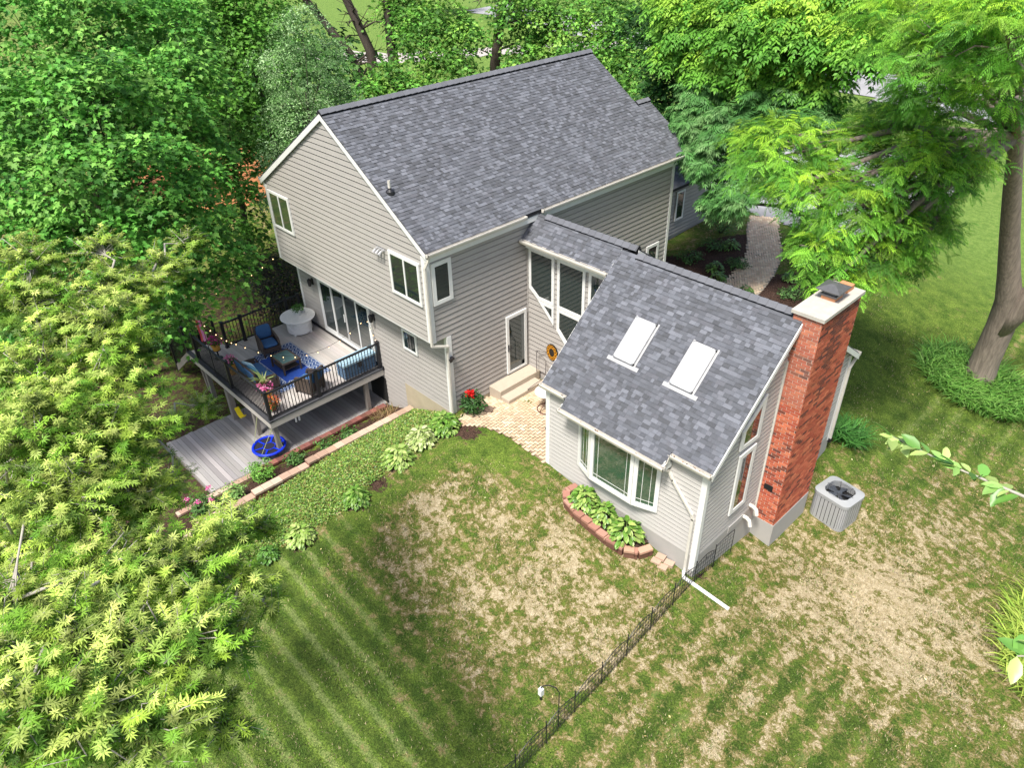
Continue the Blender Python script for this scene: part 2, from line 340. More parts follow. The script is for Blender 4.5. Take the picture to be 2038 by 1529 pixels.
def patch(name, poly, step, m, dz=.02, col=(.5, .5, .5), kind='structure'):
    """a sheet over the terrain inside a polygon"""
    P = np.array(poly, float); x0, y0 = P.min(0); x1, y1 = P.max(0); xs = np.arange(x0, x1+step, step); ys = np.arange(y0, y1+step, step)
    b = MB(); idx = {}
    def inside(x, y):
        c = False; j = len(P)-1
        for i in range(len(P)):
            if (P[i, 1] > y) != (P[j, 1] > y) and x < (P[j, 0]-P[i, 0])*(y-P[i, 1])/(P[j, 1]-P[i, 1])+P[i, 0]: c = not c
            j = i
        return c
    for i in range(len(xs)-1):
        for j in range(len(ys)-1):
            if inside(xs[i]+step/2, ys[j]+step/2):
                q = []
                for a, c in ((i, j), (i+1, j), (i+1, j+1), (i, j+1)):
                    if (a, c) not in idx: idx[(a, c)] = len(b.v); b.v.append((xs[a], ys[c], Hf(xs[a], ys[c])+dz))
                    q.append(idx[(a, c)])
                b.f.append(tuple(q)); b.c.append(col)
    o = b.build(name, m, smooth=True); tag(o, kind=kind); return o
ASPH = mat('driveway_asphalt', (.33, .33, .35), .9, .12, 3, .1, 60)
patch('driveway', [(-9, 20.9), (-1.6, 20.7), (2.2, 20.2), (3.6, 23), (4.0, 30), (3.4, 36), (-2, 34), (-9, 33)], .2, ASPH, .03)
patch('road', [(-70, 62), (30, 36), (60, 30), (60, 37), (30, 43), (-70, 70)], 1.0, ASPH, .05)
patch('back_road', [(-75, 28), (-52, 34.5), (-36, 52), (-30, 62), (-34, 64), (-40, 54), (-55, 38.5), (-75, 32)], 1.0, mat('pale_gravel', (.42, .38, .36), .9, .1, 3), .05)
patch('bare_earth', [(-34, 3), (-27, 5), (-26, 10), (-32, 13), (-42, 12), (-40, 5)], .6, mat('orange_clay', (.42, .17, .07), .9, .2, 3), .04)

# ---------------------------------------------------------------- the house
def clipz(poly, z, keep_above):
    out = []; n = len(poly)
    for i in range(n):
        a, b = poly[i], poly[(i+1) % n]; ia = (a[1] >= z) == keep_above or a[1] == z; ib = (b[1] >= z) == keep_above or b[1] == z
        if ia: out.append(a)
        if ia != ib and a[1] != b[1]:
            t = (z-a[1])/(b[1]-a[1]); out.append((a[0]+(b[0]-a[0])*t, z))
    return out
def siding(mb, P0, u, n, poly, course=.17, z0=0, off=.0, lip=.022, gr=.028, gd=.035):
    """lap siding over a convex polygon [(u, z)]; each course leans out at its foot"""
    P0 = Vector(P0); u = Vector(u); n = Vector(n); za = min(q[1] for q in poly); zb = max(q[1] for q in poly)
    k = math.floor((za-z0)/course)
    while z0+k*course < zb-1e-4:
        a, b = max(za, z0+k*course), min(zb, z0+(k+1)*course); k += 1
        if b-a < .004: continue
        full = b >= z0+k*course-1e-4; top = b-gr*course/.17 if full and b-a > .06 else b
        if full and b-a > .06:      # the shadow gap under the course above: a ledge and a set-back strip
            q = clipz(clipz(poly, top, True), b, False)
            if len(q) >= 3:
                V = [P0 + u*s + Vector((0, 0, z)) - n*gd for s, z in q]; mb.add(V, [tuple(range(len(V)))])
                lo = [s for s, z in q if abs(z-top) < 1e-5]
                if len(lo) >= 2:
                    s0, s1 = min(lo), max(lo); A = P0+u*s0+Vector((0, 0, top)); B = P0+u*s1+Vector((0, 0, top)); t_o = n*(off+lip*(1-(top-a)/(b-a))); mb.add([A-n*gd, B-n*gd, B+t_o, A+t_o], [(0, 1, 2, 3)])
        q = clipz(clipz(poly, a, True), top, False)
        if len(q) < 3: continue
        V = [P0 + u*s + Vector((0, 0, z)) + n*(off+lip*(1-(z-a)/(b-a))) for s, z in q]
        nm = (V[1]-V[0]).cross(V[2]-V[0])
        if nm.dot(n) < 0: V.reverse()
        mb.add(V, [tuple(range(len(V)))])
        lo = [s for s, z in q if abs(z-a) < 1e-5]
        if len(lo) >= 2:
            s0, s1 = min(lo), max(lo); A = P0+u*s0+Vector((0, 0, a)); B = P0+u*s1+Vector((0, 0, a))
            mb.add([A-n*gd, B-n*gd, B+n*(off+lip), A+n*(off+lip)], [(0, 1, 2, 3)])
SH = [(38,41,50), (50,54,64), (62,66,78), (78,83,97), (98,103,118), (72,72,84), (58,63,78), (104,108,122), (44,46,54), (84,90,104), (90,93,106), (82,86,99), (96,98,112)]
SH = [tuple(1.24*(.50*(.5*q+.5*sum(lin(*c))/3*k_)+.50*m_) for q, m_, k_ in zip(lin(*c), (.108, .112, .124), (.96, 1, 1.12))) for c in SH]
def shingles(mb, O, u, d, n, length, depth, expo=.108, a0=0, a1=None):
    """rows of laminated tabs: O = upper corner, u along the ridge, d down the slope, n outward normal"""
    O, u, d, n = Vector(O), Vector(u), Vector(d), Vector(n); rows = math.ceil(depth/expo)
    for r in range(rows):
        s1 = depth-r*expo; s0 = max(0, s1-expo)
        x = -random.uniform(0, .2)
        while x < length:
            w_ = random.choice((.08, .10, .12, .15, .18, .22)); e0, e1 = max(0, x), min(length, x+w_); x += w_
            if e1-e0 < .01: continue
            up = .008 if random.random() < .5 else 0
            c = random.choice(SH) if random.random() < .8 else SH[2]; k3 = random.uniform(.93, 1.09); c = tuple(q*k3 for q in c)
            t1 = .017+up; t0 = .006+up*.6
            p = O+u*e0+d*s0+n*t0; q = O+u*e1+d*s0+n*t0; e = O+u*e1+d*(s1+(.012 if r else 0))+n*t1; f = O+u*e0+d*(s1+(.012 if r else 0))+n*t1
            g = O+u*e1+d*s1; h = O+u*e0+d*s1
            V = [p, q, e, f, h, g, O+u*e0+d*s0, O+u*e1+d*s0]
            top = (0, 1, 2, 3) if (q-p).cross(e-q).dot(n) > 0 else (3, 2, 1, 0)
            mb.add(V, [top], c); mb.add(V, [(3, 2, 5, 4), (0, 3, 4, 6), (1, 7, 5, 2)], tuple(k_*.75 for k_ in c))
def ridge_cap(mb, A, B, wn, wf, dn, df):
    """vented ridge: A-B line, wn / wf widths, dn / df unit vectors down both slopes"""
    A, B, dn, df = Vector(A), Vector(B), Vector(dn), Vector(df); L = (B-A).length; u = (B-A)/L; t = 0; up = Vector((0, 0, 1))
    nn = u.cross(dn); nn = nn if nn.z > 0 else -nn; nf = u.cross(df); nf = nf if nf.z > 0 else -nf
    while t < L:
        e = min(L, t+.24); k4 = random.uniform(.9, 1.12); c = (.135*k4, .140*k4, .160*k4)
        P = [A+u*t+up*.085, A+u*e+up*.10]
        V = [P[0], P[1], P[1]+dn*wn+nn*-.01, P[0]+dn*wn-nn*.01, P[1]+df*wf, P[0]+df*wf]
        mb.add(V, [(0, 3, 2, 1), (0, 1, 4, 5)], c); t = e
    for dd, ww, nv in ((dn, wn, nn), (df, wf, nf)):
        q = A+dd*ww+up*.075; mb.add([q, q+u*L, q+u*L-nv*.075, q-nv*.075], [(0, 1, 2, 3)], (.012, .013, .016))
    for q in (A, B): mb.add([q+up*.085, q+dn*wn+up*.07, q+dn*wn-up*.0, q, q+df*wf, q+df*wf+up*.07], [(0, 1, 2, 3), (0, 3, 4, 5)], (.02, .02, .025))
house = thing('clapboard_house', 'grey clapboard two-storey house with dark shingle gable roofs and a lower brick-chimneyed wing', 'house', (0, 0, 0))
XL = -8.56; YE = 11.2; XR, ZR = -4.15, 8.52; ZE = 5.645; OX = .17; ZU = 2.80; YD = .546
ms = (ZR-ZE)/(OX-XR); msl = (ZR-ZE)/(XR-(XL-OX))
def mz(x): return ZE+(OX-x)*ms if x > XR else ZE+(x-(XL-OX))*msl
wl = MB()       # solid cores of the walls
def gable_core(y0, y1, z0): y0 += .04; y1 -= .04; wl.prism([(XL+.04, y0, z0), (-.04, y0, z0), (-.04, y0, mz(0)-.2), (XR, y0, ZR-.2), (XL+.04, y0, mz(XL)-.2)], (0, y1-y0, 0))
gable_core(0, YE, ZU)
wl.box((XL+.04, YD+.04, -1.9), (-.04, YE-.04, ZU-.003)); wl.box((XL, .002, ZU-.02), (-.002, YD+.05, ZU-.004))
# gable face and long faces
siding(wl, (0, 0, 0), (1, 0, 0), (0, -1, 0), [(XL, ZU), (0, ZU), (0, mz(0)-.16), (XR, ZR-.16), (XL, mz(XL)-.16)], z0=ZU)
siding(wl, (0, 0, 0), (1, 0, 0), (0, 1, 0), [(XL, ZU), (0, ZU), (0, mz(0)-.16), (XR, ZR-.16), (XL, mz(XL)-.16)], z0=ZU) if False else None
siding(wl, (0, YE, 0), (1, 0, 0), (0, 1, 0), [(XL, 0), (0, 0), (0, mz(0)-.16), (XR, ZR-.16), (XL, mz(XL)-.16)], z0=ZU)
siding(wl, (0, 0, 0), (0, 1, 0), (1, 0, 0), [(0, ZU), (YE, ZU), (YE, mz(0)-.16), (0, mz(0)-.16)], z0=ZU)
siding(wl, (0, 0, 0), (0, 1, 0), (1, 0, 0), [(YD, .06), (YE, .06), (YE, ZU), (YD, ZU)], z0=ZU-.17*20)
siding(wl, (XL, 0, 0), (0, 1, 0), (-1, 0, 0), [(0, ZU), (YE, ZU), (YE, mz(XL)-.16), (0, mz(XL)-.16)], z0=ZU)
siding(wl, (XL, 0, 0), (0, 1, 0), (-1, 0, 0), [(YD, -1.4), (YE, -1.4), (YE, ZU), (YD, ZU)], z0=ZU-.17*30)
siding(wl, (0, YD, 0), (1, 0, 0), (0, -1, 0), [(XL, -1.5), (-2.45, -1.5), (-2.45, ZU), (XL, ZU)], z0=ZU-.17*30)
siding(wl, (0, YD, 0), (1, 0, 0), (0, -1, 0), [(-2.45, .02), (0, .02), (0, ZU), (-2.45, ZU)], z0=ZU-.17*30)
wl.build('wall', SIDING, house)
fm = MB(); fm.box((-2.45, YD-.02, -1.9), (.0, YD-.0015, .02)); fm.box((-.05, YD, -.6), (.012, YE, .055)); fm.build('foundation', CONC, house)
# roof
rf = MB(); nr = Vector((ms, 0, 1)).normalized(); dr = Vector((1, 0, -ms)).normalized(); nl = Vector((-msl, 0, 1)).normalized(); dl = Vector((-1, 0, -msl)).normalized()
Y0, Y1 = -.08, YE+.09
dep = (OX-XR)*math.sqrt(1+ms*ms); depl = (XR-XL+OX)*math.sqrt(1+msl*msl)
shingles(rf, (XR, Y0, ZR), (0, 1, 0), dr, nr, Y1-Y0, dep); shingles(rf, (XR, Y0, ZR), (0, 1, 0), dl, nl, Y1-Y0, depl)
# the lower gable that carries the same slope on past the far end
YB = 12.0; XB = -1.94; s0 = (XB-XR)*math.sqrt(1+ms*ms)
shingles(rf, (XB, Y1, mz(XB)), (0, 1, 0), dr, nr, YB-Y1, dep-s0)
dark = (.03, .03, .035)
rf.prism([(XR, Y0, ZR), (OX, Y0, ZE), (OX, Y0, ZE-.09), (XR, Y0, ZR-.11), (XL-OX, Y0, ZE-.09), (XL-OX, Y0, ZE)], (0, Y1-Y0, 0), dark)
rf.prism([(XB, Y1, mz(XB)), (OX, Y1, ZE), (OX, Y1, ZE-.09), (XB, Y1, mz(XB)-.11), (XB-1.6, Y1, mz(XB)-1.2), (XB-1.6, Y1, mz(XB)-1.1)], (0, YB-Y1, 0), dark)
ridge_cap(rf, (XR, Y0, ZR), (XR, Y1, ZR), .17, .15, dr, dl)
ridge_cap(rf, (XB, Y1, mz(XB)), (XB, YB, mz(XB)), .15, .15, dr, dl)
roof = rf.build('roof', SHING, house)
fl = MB(); b_ = Vector((-1.57, .22, mz(-1.57)+.02))
fl.lathe([(.13, -.06), (.12, .03), (.05, .09), (.05, .12)], b_, 14); fl.build('vent_boot', BLACK, roof)
fl = MB(); fl.lathe([(.042, .05), (.042, .32), (.034, .32), (.034, .2)], b_, 12); fl.build('vent_pipe', CREAM, roof)
# rake boards, fascia, corner boards
tm = MB(); t_ = .19
def rake(mb, A, B, h, y, th=.03):   # board hanging below a sloped line, thickness along -y
    A, B = Vector(A), Vector(B); mb.prism([A, B, B-Vector((0, 0, h)), A-Vector((0, 0, h))], (0, th, 0))
for (xa, za), (xb, zb) in (((XR, ZR-.025), (OX, ZE-.02)), ((XR, ZR-.025), (XL-OX, ZE-.02))): rake(tm, (xa, Y0-.006, za), (xb, Y0-.006, zb), .17, Y0, .035)
rake(tm, (XR, Y1-.02, ZR-.02), (OX, Y1-.02, ZE-.02), .2, 0, .03); rake(tm, (XB, YB-.02, mz(XB)-.02), (OX, YB-.02, ZE-.02), .2, 0, .03)
for x, y, w1, w2, z0, z1 in ((0, 0, .13, .13, ZU-.02, ZE-.17), (0, YD, .13, .13, -.05, ZU-.02)):
    tm.box((x-w1, y-.032, z0), (x+.032, y-.0, z1)); tm.box((x+.0, y, z0), (x+.032, y+w2, z1))
tm.box((XL-.03, -.032, ZU-.02), (XL+.09, 0, ZE-.2)); tm.box((XL-.03, YD-.032, -1.4), (XL+.09, YD, ZU-.03))
tm.box((0, YE-.1, .0), (.032, YE+.03, ZE-.16)); tm.box((-.1, YE, .0), (0, YE+.032, ZE-.16))
tm.box((XL, -.02, ZU-.035), (0, .0, ZU-.003)); tm.box((.0, -.02, ZE-.30), (OX-.02, YE, ZE-.14))
tm.box((XL-OX+.02, -.02, ZE-.30), (XL, YE, ZE-.14))
tm.build('trim', WHITE, house)
def gutter(name_parent, A, B, out, label=None, debris=False, w=.13, h=.11):
    A, B = Vector(A), Vector(B); o = Vector(out); m = MB(); up = Vector((0, 0, 1)); L = B-A
    m.obox(A-up*h, L, o*w*.8, up*.012); m.obox(A-up*h, L, o*.012, up*h)
    m.prism([A+o*(w*.8)-up*h, A+o*w-up*(h*.35), A+o*w, A+o*(w-.022), A+o*(w-.022)-up*(h*.35), A+o*(w*.8-.02)-up*h], L)
    u = L.normalized()
    for q, s in ((A, 1), (B, -1)): m.prism([q, q+o*w, q+o*w-up*(h*.35), q+o*(w*.8)-up*h, q-up*h], u*.01*s)
    g = m.build('gutter', CREAM, name_parent)
    d = MB(); n = int(L.length*18)
    for i in range(n):
        if random.random() < (.75 if debris else .25):
            p = A+u*random.uniform(.03, L.length-.03)+o*random.uniform(.02, w-.03)-up*(.02 if debris else .05); r = random.uniform(.008, .02)
            d.ball(p, r, 5, 3, (1.4, 1, .5), random.choice([(.20, .075, .03), (.10, .05, .03), (.05, .03, .02), (.3, .16, .08)]))
    if d.v: tag(d.build('leaf_litter', PAINTATTR, g), kind='stuff')
    return g
gutter(house, (OX-.005, Y0, ZE-.0), (OX-.005, 3.62, ZE-.0), (1, 0, 0)); gutter(house, (OX-.005, 4.3, ZE), (OX-.005, YB-.4, ZE), (1, 0, 0), debris=False)
gutter(house, (XL-OX+.005, Y0, ZE), (XL-OX+.005, YE, ZE), (-1, 0, 0))
# ---- connector wing
CY, CRY, CRZ, CEY, CEZ = 3.865, 4.262, 5.50, 3.579, 4.88
SS = .9168; SF = .686; SX0, SX1, SY, SYF = 3.49, 8.59, 1.13, 8.12; SRY, SRZ = 4.114, 5.40; SEY, SEZ = 1.02, 2.56
cw = MB()
cw.prism([(0.002, CY+.04, -.3), (0.002, 7.3, -.3), (0.002, 7.3, CRZ-SF*(7.3-CRY)-.12), (0.002, CRY, CRZ-.13), (0.002, CY+.04, CEZ+.1)], (SX0-.004, 0, 0))
siding(cw, (0, CY, 0), (1, 0, 0), (0, -1, 0), [(.03, .3), (SX0, .3), (SX0, CEZ+.05), (.03, CEZ+.05)], z0=-.2)
siding(cw, (0, 7.3, 0), (1, 0, 0), (0, 1, 0), [(.03, -.2), (SX0, -.2), (SX0, 3.2), (.03, 3.2)], z0=-.2)
cw.box((.004, CY-.035, .3), (.05, CY-.0, CEZ-.1))
cw.build('wing_wall', SIDING, house)
cr = MB(); dn = Vector((0, -1, -SS)).normalized(); nn_ = Vector((0, -SS, 1)).normalized(); df = Vector((0, 1, -SF)).normalized(); nf_ = Vector((0, SF, 1)).normalized()
shingles(cr, (0.03, CRY, CRZ), (1, 0, 0), dn, nn_, 3.36, (CRY-CEY)*math.sqrt(1+SS*SS))
shingles(cr, (0.03, CRY, CRZ), (1, 0, 0), df, nf_, 3.80, (7.5-CRY)*math.sqrt(1+SF*SF))
cr.prism([(.03, CRY, CRZ), (.03, CEY, CRZ-SS*(CRY-CEY)), (.03, CEY, CRZ-SS*(CRY-CEY)-.07), (.03, CRY, CRZ-.1), (.03, 7.5, CRZ-SF*(7.5-CRY)-.09), (.03, 7.5, CRZ-SF*(7.5-CRY))], (3.36, 0, 0), dark)
cr.prism([(3.39, CRY, CRZ), (3.39, CRY, CRZ-.1), (3.39, 7.5, CRZ-SF*(7.5-CRY)-.09), (3.39, 7.5, CRZ-SF*(7.5-CRY))], (.44, 0, 0), dark)
ridge_cap(cr, (.45, CRY, CRZ), (3.84, CRY, CRZ), .17, .15, dn, df)
cr.build('wing_roof', SHING, house)
tm2 = MB(); tm2.prism([(3.83, CRY, CRZ-.03), (3.83, 7.5, CRZ-SF*(7.5-CRY)-.03), (3.83, 7.5, CRZ-SF*(7.5-CRY)-.2), (3.83, CRY, CRZ-.2)], (.03, 0, 0))
tm2.box((.2, CEY+.02, CEZ-.22), (SX0-.02, CY, CEZ-.12)); tm2.build('trim', WHITE, house)
gutter(house, (.06, CEY+.005, CEZ+.02), (3.42, CEY+.005, CEZ+.02), (0, -1, 0))
# ---- sunroom
def szn(y): return SRZ-SS*(SRY-y)
def szf(y): return SRZ-SF*(y-SRY)
sw = MB()
sw.prism([(SX0+.04, SY+.04, -.9), (SX0+.04, SYF-.04, -.9), (SX0+.04, SYF-.04, szf(SYF)-.15), (SX0+.04, SRY, SRZ-.17), (SX0+.04, SY+.04, szn(SY)-.15)], (SX1-SX0-.08, 0, 0))
FZ = -.32
siding(sw, (0, SY, 0), (1, 0, 0), (0, -1, 0), [(SX0, FZ), (SX1, FZ), (SX1, szn(SY)-.1), (SX0, szn(SY)-.1)], course=.135, z0=FZ, lip=.02)
siding(sw, (SX0, 0, 0), (0, 1, 0), (-1, 0, 0), [(SY, .1), (CY, .1), (CY, szn(CY)-.12), (SY, szn(SY)-.12)], course=.135, z0=FZ, lip=.02)
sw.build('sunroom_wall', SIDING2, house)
sw = MB()
siding(sw, (SX1, 0, 0), (0, 1, 0), (1, 0, 0), [(SY, FZ), (SYF, FZ), (SYF, szf(SYF)-.1), (SRY, SRZ-.1), (SY, szn(SY)-.1)], course=.145, z0=FZ, lip=.009, gr=.055)
siding(sw, (0, SYF, 0), (1, 0, 0), (0, 1, 0), [(SX0, FZ), (SX1, FZ), (SX1, szf(SYF)-.1), (SX0, szf(SYF)-.1)], course=.135, z0=FZ, lip=.022)
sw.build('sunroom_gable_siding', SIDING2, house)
f2 = MB(); f2.box((SX0+.005, SY-.012, -2.2), (SX1+.012, SYF+.012, FZ)); f2.build('foundation', FOUND, house)
BE0, BE1, BEY = 4.32, 7.62, .75
sr = MB(); k = math.sqrt(1+SS*SS); O0 = 3.40; O1 = 8.74
shingles(sr, (O0, SRY, SRZ), (1, 0, 0), dn, nn_, O1-O0, (SRY-SEY)*k)
shingles(sr, (BE0, SEY+.02, szn(SEY+.02)), (1, 0, 0), dn, nn_, BE1-BE0, (SEY+.02-BEY)*k)
shingles(sr, (O0, SRY, SRZ), (1, 0, 0), df, nf_, O1-O0, (8.27-SRY)*math.sqrt(1+SF*SF))
sr.prism([(O0, SRY, SRZ), (O0, SEY, szn(SEY)), (O0, SEY, szn(SEY)-.07), (O0, SRY, SRZ-.1), (O0, 8.27, szf(8.27)-.07), (O0, 8.27, szf(8.27))], (O1-O0, 0, 0), dark)
sr.prism([(BE0, SEY, szn(SEY)), (BE0, BEY, szn(BEY)), (BE0, BEY, szn(BEY)-.07), (BE0, SEY, szn(SEY)-.07)], (BE1-BE0, 0, 0), dark)
ridge_cap(sr, (3.95, SRY, SRZ), (8.46, SRY, SRZ), .17, .15, dn, df)
sroof = sr.build('sunroom_roof', SHING, house)
tm3 = MB()
def rakeX(mb, x, A, B, h, th): mb.prism([(x, *A), (x, *B), (x, B[0], B[1]-h), (x, A[0], A[1]-h)], (th, 0, 0))
for x, th in ((O1-.01, .035), (O0-.02, .03)):
    rakeX(tm3, x, (SRY, SRZ-.015), (SEY-.01, szn(SEY)-.015), .17, th); rakeX(tm3, x, (SRY, SRZ-.015), (8.28, szf(8.28)-.015), .17, th)
for x in (SX0, SX1):
    s = 1 if x == SX1 else -1
    tm3.box((x-s*.12, SY-.03, -.8 if s > 0 else -.25), (x+s*.0, SY, szn(SY)-.12)); tm3.box((x, SY-.03, -.8 if s > 0 else -.25), (x+s*.03, SY+.1, szn(SY)-.12))
tm3.box((SX1, SYF-.1, -.5), (SX1+.03, SYF+.03, szf(SYF)-.12))
tm3.box((O0, SEY+.01, szn(SEY)-.2), (O1, SY, szn(SEY)-.09)); tm3.box((BE0, BEY+.01, szn(BEY)-.2), (BE1, SY-.035, szn(BEY)-.09))
tm3.box((BE0, BEY+.01, szn(BEY)-.1), (BE0+.02, SEY, szn(BEY)+.1)); tm3.box((BE1-.02, BEY+.01, szn(BEY)-.1), (BE1, SEY, szn(BEY)+.1))
tm3.build('trim', WHITE, house)
gutter(house, (O0-.02, SEY+.005, szn(SEY)+.0), (BE0-.02, SEY+.005, szn(SEY)), (0, -1, 0)); gutter(house, (BE0-.02, BEY+.005, szn(BEY)), (BE1+.06, BEY+.005, szn(BEY)), (0, -1, 0))
gutter(house, (BE1+.02, SEY+.005, szn(SEY)), (O1+.02, SEY+.005, szn(SEY)), (0, -1, 0), debris=True); gutter(house, (O0, 8.275, szf(8.27)), (O1+.02, 8.275, szf(8.27)), (0, 1, 0))
# skylights
def skylight(x0, x1, y1, y0):
    O = Vector((x0, y1, szn(y1))); W_ = Vector((x1-x0, 0, 0)); D = dn*((y1-y0)*k); h = nn_*.10; f = MB()
    u = W_.normalized(); v = dn
    for a, bb, c in ((O, W_, v*.05), (O+D-v*.05, W_, v*.05), (O, D, u*.05), (O+W_-u*.05, D, u*.05)): f.obox(a, bb, c, h)
    s = f.build('skylight_frame', GALV, sroof)
    g = MB(); g.obox(O+u*.03+v*.03+nn_*.07, W_-u*.06, D-v*.06, nn_*.037); g.build('skylight_glass', SKYG, sroof)
    a = MB(); a.obox(O+D-u*.17+v*.0+nn_*.026, W_+u*.34, v*.11, nn_*.005); a.obox(O-u*.05-v*.04+nn_*.022, u*.05, D+v*.05, nn_*.006); a.obox(O+W_-v*.04+nn_*.022, u*.05, D+v*.05, nn_*.006); a.build('flashing', GALV, sroof)
skylight(4.93, 5.57, 2.975, 2.09); skylight(6.68, 7.32, 2.975, 2.09)
# ---- windows: frame, panes; P(u, z) on a wall with outward normal n
def window(parent, O, u, n, polys_out, panes, depth=.045, grid=None, name='window'):
    """polys_out: frame outline polygons [(u,z)..] ; panes: glass polygons (frame is built round each)"""
    O, u, n = Vector(O), Vector(u), Vector(n); z = Vector((0, 0, 1)); f = MB(); g = MB()
    for k_, (out, pane) in enumerate(zip(polys_out, panes)):
        m = len(out); A = [O+u*a+z*b for a, b in out]; B = [O+u*a+z*b for a, b in pane]
        dp = depth+k_*.002
        for i in range(m):
            j = (i+1) % m; f.prism([A[i], A[j], B[j], B[i]], n*dp)
            c1, c2 = B[i]*.8+A[i]*.2, B[j]*.8+A[j]*.2
        for i in range(m):   # inner sash, a step lower
            j = (i+1) % m; ctr = sum(B, Vector())/m
            C = [q+(ctr-q).normalized()*.035 for q in B]
            f.prism([B[i], B[j], C[j], C[i]], n*(dp-.018))
        g.prism([q+n*.027 for q in B], n*.003)
    w_ = f.build(name, WHITE, parent); g.build('pane', GLASS, w_); return w_
def rect(a, b, c, d): return [(a, c), (b, c), (b, d), (a, d)]
def inset(p, t): (a, c), (b, _), (_, d), _ = p; return [(a+t, c+t), (b-t, c+t), (b-t, d-t), (a+t, d-t)]
Ex, Ey = (1, 0, 0), (0, 1, 0)
def casement(parent, O, u, n, a, b, c, d, parts=1, t=.09, mul=.06, name='window'):
    outs, ins = [], []; wd = (b-a)
    if parts == 1: outs = [rect(a, b, c, d)]; ins = [inset(outs[0], t)]
    else:
        for i in range(parts):
            x0 = a+wd*i/parts; x1 = a+wd*(i+1)/parts; l = t if i == 0 else mul/2; r = t if i == parts-1 else mul/2
            outs.append(rect(x0, x1, c, d)); ins.append([(x0+l, c+t), (x1-r, c+t), (x1-r, d-t), (x0+l, d-t)])
    return window(parent, O, u, n, outs, ins, name=name)
casement(house, (0, -.02, 0), Ex, (0, -1, 0), -8.42, -7.08, 4.03, 5.33, 2)
casement(house, (0, -.02, 0), Ex, (0, -1, 0), -1.62, -.22, 3.90, 5.22, 2)
casement(house, (.02, 0, 0), Ey, (1, 0, 0), .15, .85, 3.95, 5.23, 1, t=.12)
casement(house, (0, YD-.02, 0), Ex, (0, -1, 0), -2.23, -1.5, 1.48, 2.22, 1, t=.075)
casement(house, (.02, 0, 0), Ey, (1, 0, 0), 9.94, 10.65, 1.2, 2.58, 1, t=.11)
# white blind edge inside the side window
# connector window wall
D1 = [(.12, 4.58), (.12, 3.22), (.50, 2.95), (1.18, 2.95), (1.18, 4.58)]; D1i = [(.22, 4.48), (.22, 3.31), (.55, 3.06), (1.08, 3.06), (1.08, 4.48)]
TR = [(.50, 2.93), (1.18, 2.27), (1.18, 2.93)]; TRi = [(.74, 2.83), (1.10, 2.48), (1.10, 2.83)]
W2 = rect(1.31, 2.40, 2.95, 4.58); W2i = inset(W2, .10)
L2_ = [(1.31, 2.93), (1.31, 2.16), (2.40, 1.06), (2.40, 2.93)]; L2i = [(1.42, 2.83), (1.42, 2.26), (2.30, 1.38), (2.30, 2.83)]
W3 = rect(2.53, 3.45, 1.6, 4.58); W3i = inset(W3, .10)
window(house, (0, CY-.02, 0), Ex, (0, -1, 0), [D1, TR], [D1i, TRi]); window(house, (0, CY-.02, 0), Ex, (0, -1, 0), [W2, L2_], [W2i, L2i]); window(house, (0, CY-.02, 0), Ex, (0, -1, 0), [W3], [W3i])
# sunroom gable windows
TZ = [(2.34, 2.40), (3.22, 2.36), (3.22, 3.66), (2.34, 2.98)]; TZi = [(2.46, 2.52), (3.08, 2.49), (3.08, 3.42), (2.46, 2.94)]
window(house, (SX1+.02, 0, 0), Ey, (1, 0, 0), [TZ], [TZi]); casement(house, (SX1+.02, 0, 0), Ey, (1, 0, 0), 2.42, 3.17, .24, 2.20, 1, t=.13)
# bay window: green lawn reflections painted into the pane colour
GLASSG = GLASS.copy(); GLASSG.name = 'green_reflection_glass'; GLASSG.node_tree.nodes['Principled BSDF'].inputs['Base Color'].default_value = (.035, .085, .055, 1)
by = .90; bz0, bz1 = .42, 2.18; bay = MB()
P_ = [(4.70, SY-.015), (5.30, by), (6.70, by), (7.36, SY-.015)]
bay.prism([(x, y, bz1) for x, y in P_], (0, 0, .12))
bf = bay.build('bay_window', WHITE, house)
for (xa, ya), (xb, yb), pane in (((P_[0]), (P_[1]), 1), (P_[1], P_[2], 2), (P_[2], P_[3], 1)):
    u_ = Vector((xb-xa, yb-ya, 0)); L_ = u_.length; u_.normalize(); n_ = Vector((u_.y, -u_.x, 0)); f = MB(); g = MB(); O = Vector((xa, ya, 0))-n_*.05
    t = .11
    for a, b, c, d in ((0, L_, bz0-.01, bz0+.12), (0, L_, bz1-.10, bz1), (0, t, bz0+.12, bz1-.10), (L_-t, L_, bz0+.12, bz1-.10)):
        f.obox(O+u_*a+Vector((0, 0, c)), u_*(b-a), n_*.09, Vector((0, 0, d-c)))
    g.obox(O+u_*t+Vector((0, 0, bz0+.12)), u_*(L_-2*t), n_*.055, Vector((0, 0, bz1-bz0-.22)))
    for s in (.13, L_-2*t-.13):     # thin muntins set in the glass
        f.obox(O+u_*(t+s-.006)+n_*.055+Vector((0, 0, bz0+.12)), u_*.012, n_*.004, Vector((0, 0, bz1-bz0-.22)))
    f.obox(O+u_*t+n_*.055+Vector((0, 0, bz0+.24)), u_*(L_-2*t), n_*.005, Vector((0, 0, .012)))
    f.build('frame', WHITE, bf); g.build('pane', GLASSG, bf)
for x in (5.35, 5.95, 6.6): br = MB(); br.prism([(x, SY-.025, bz0-.08), (x, by+.05, bz0-.08), (x, SY-.025, bz0-.28)], (.06, 0, 0)); br.build('bracket', DARK, bf)
bay = MB(); bay.prism([(x, y, bz0-.07) for x, y in P_], (0, 0, .06)); bay.build('sill', WHITE, bf)
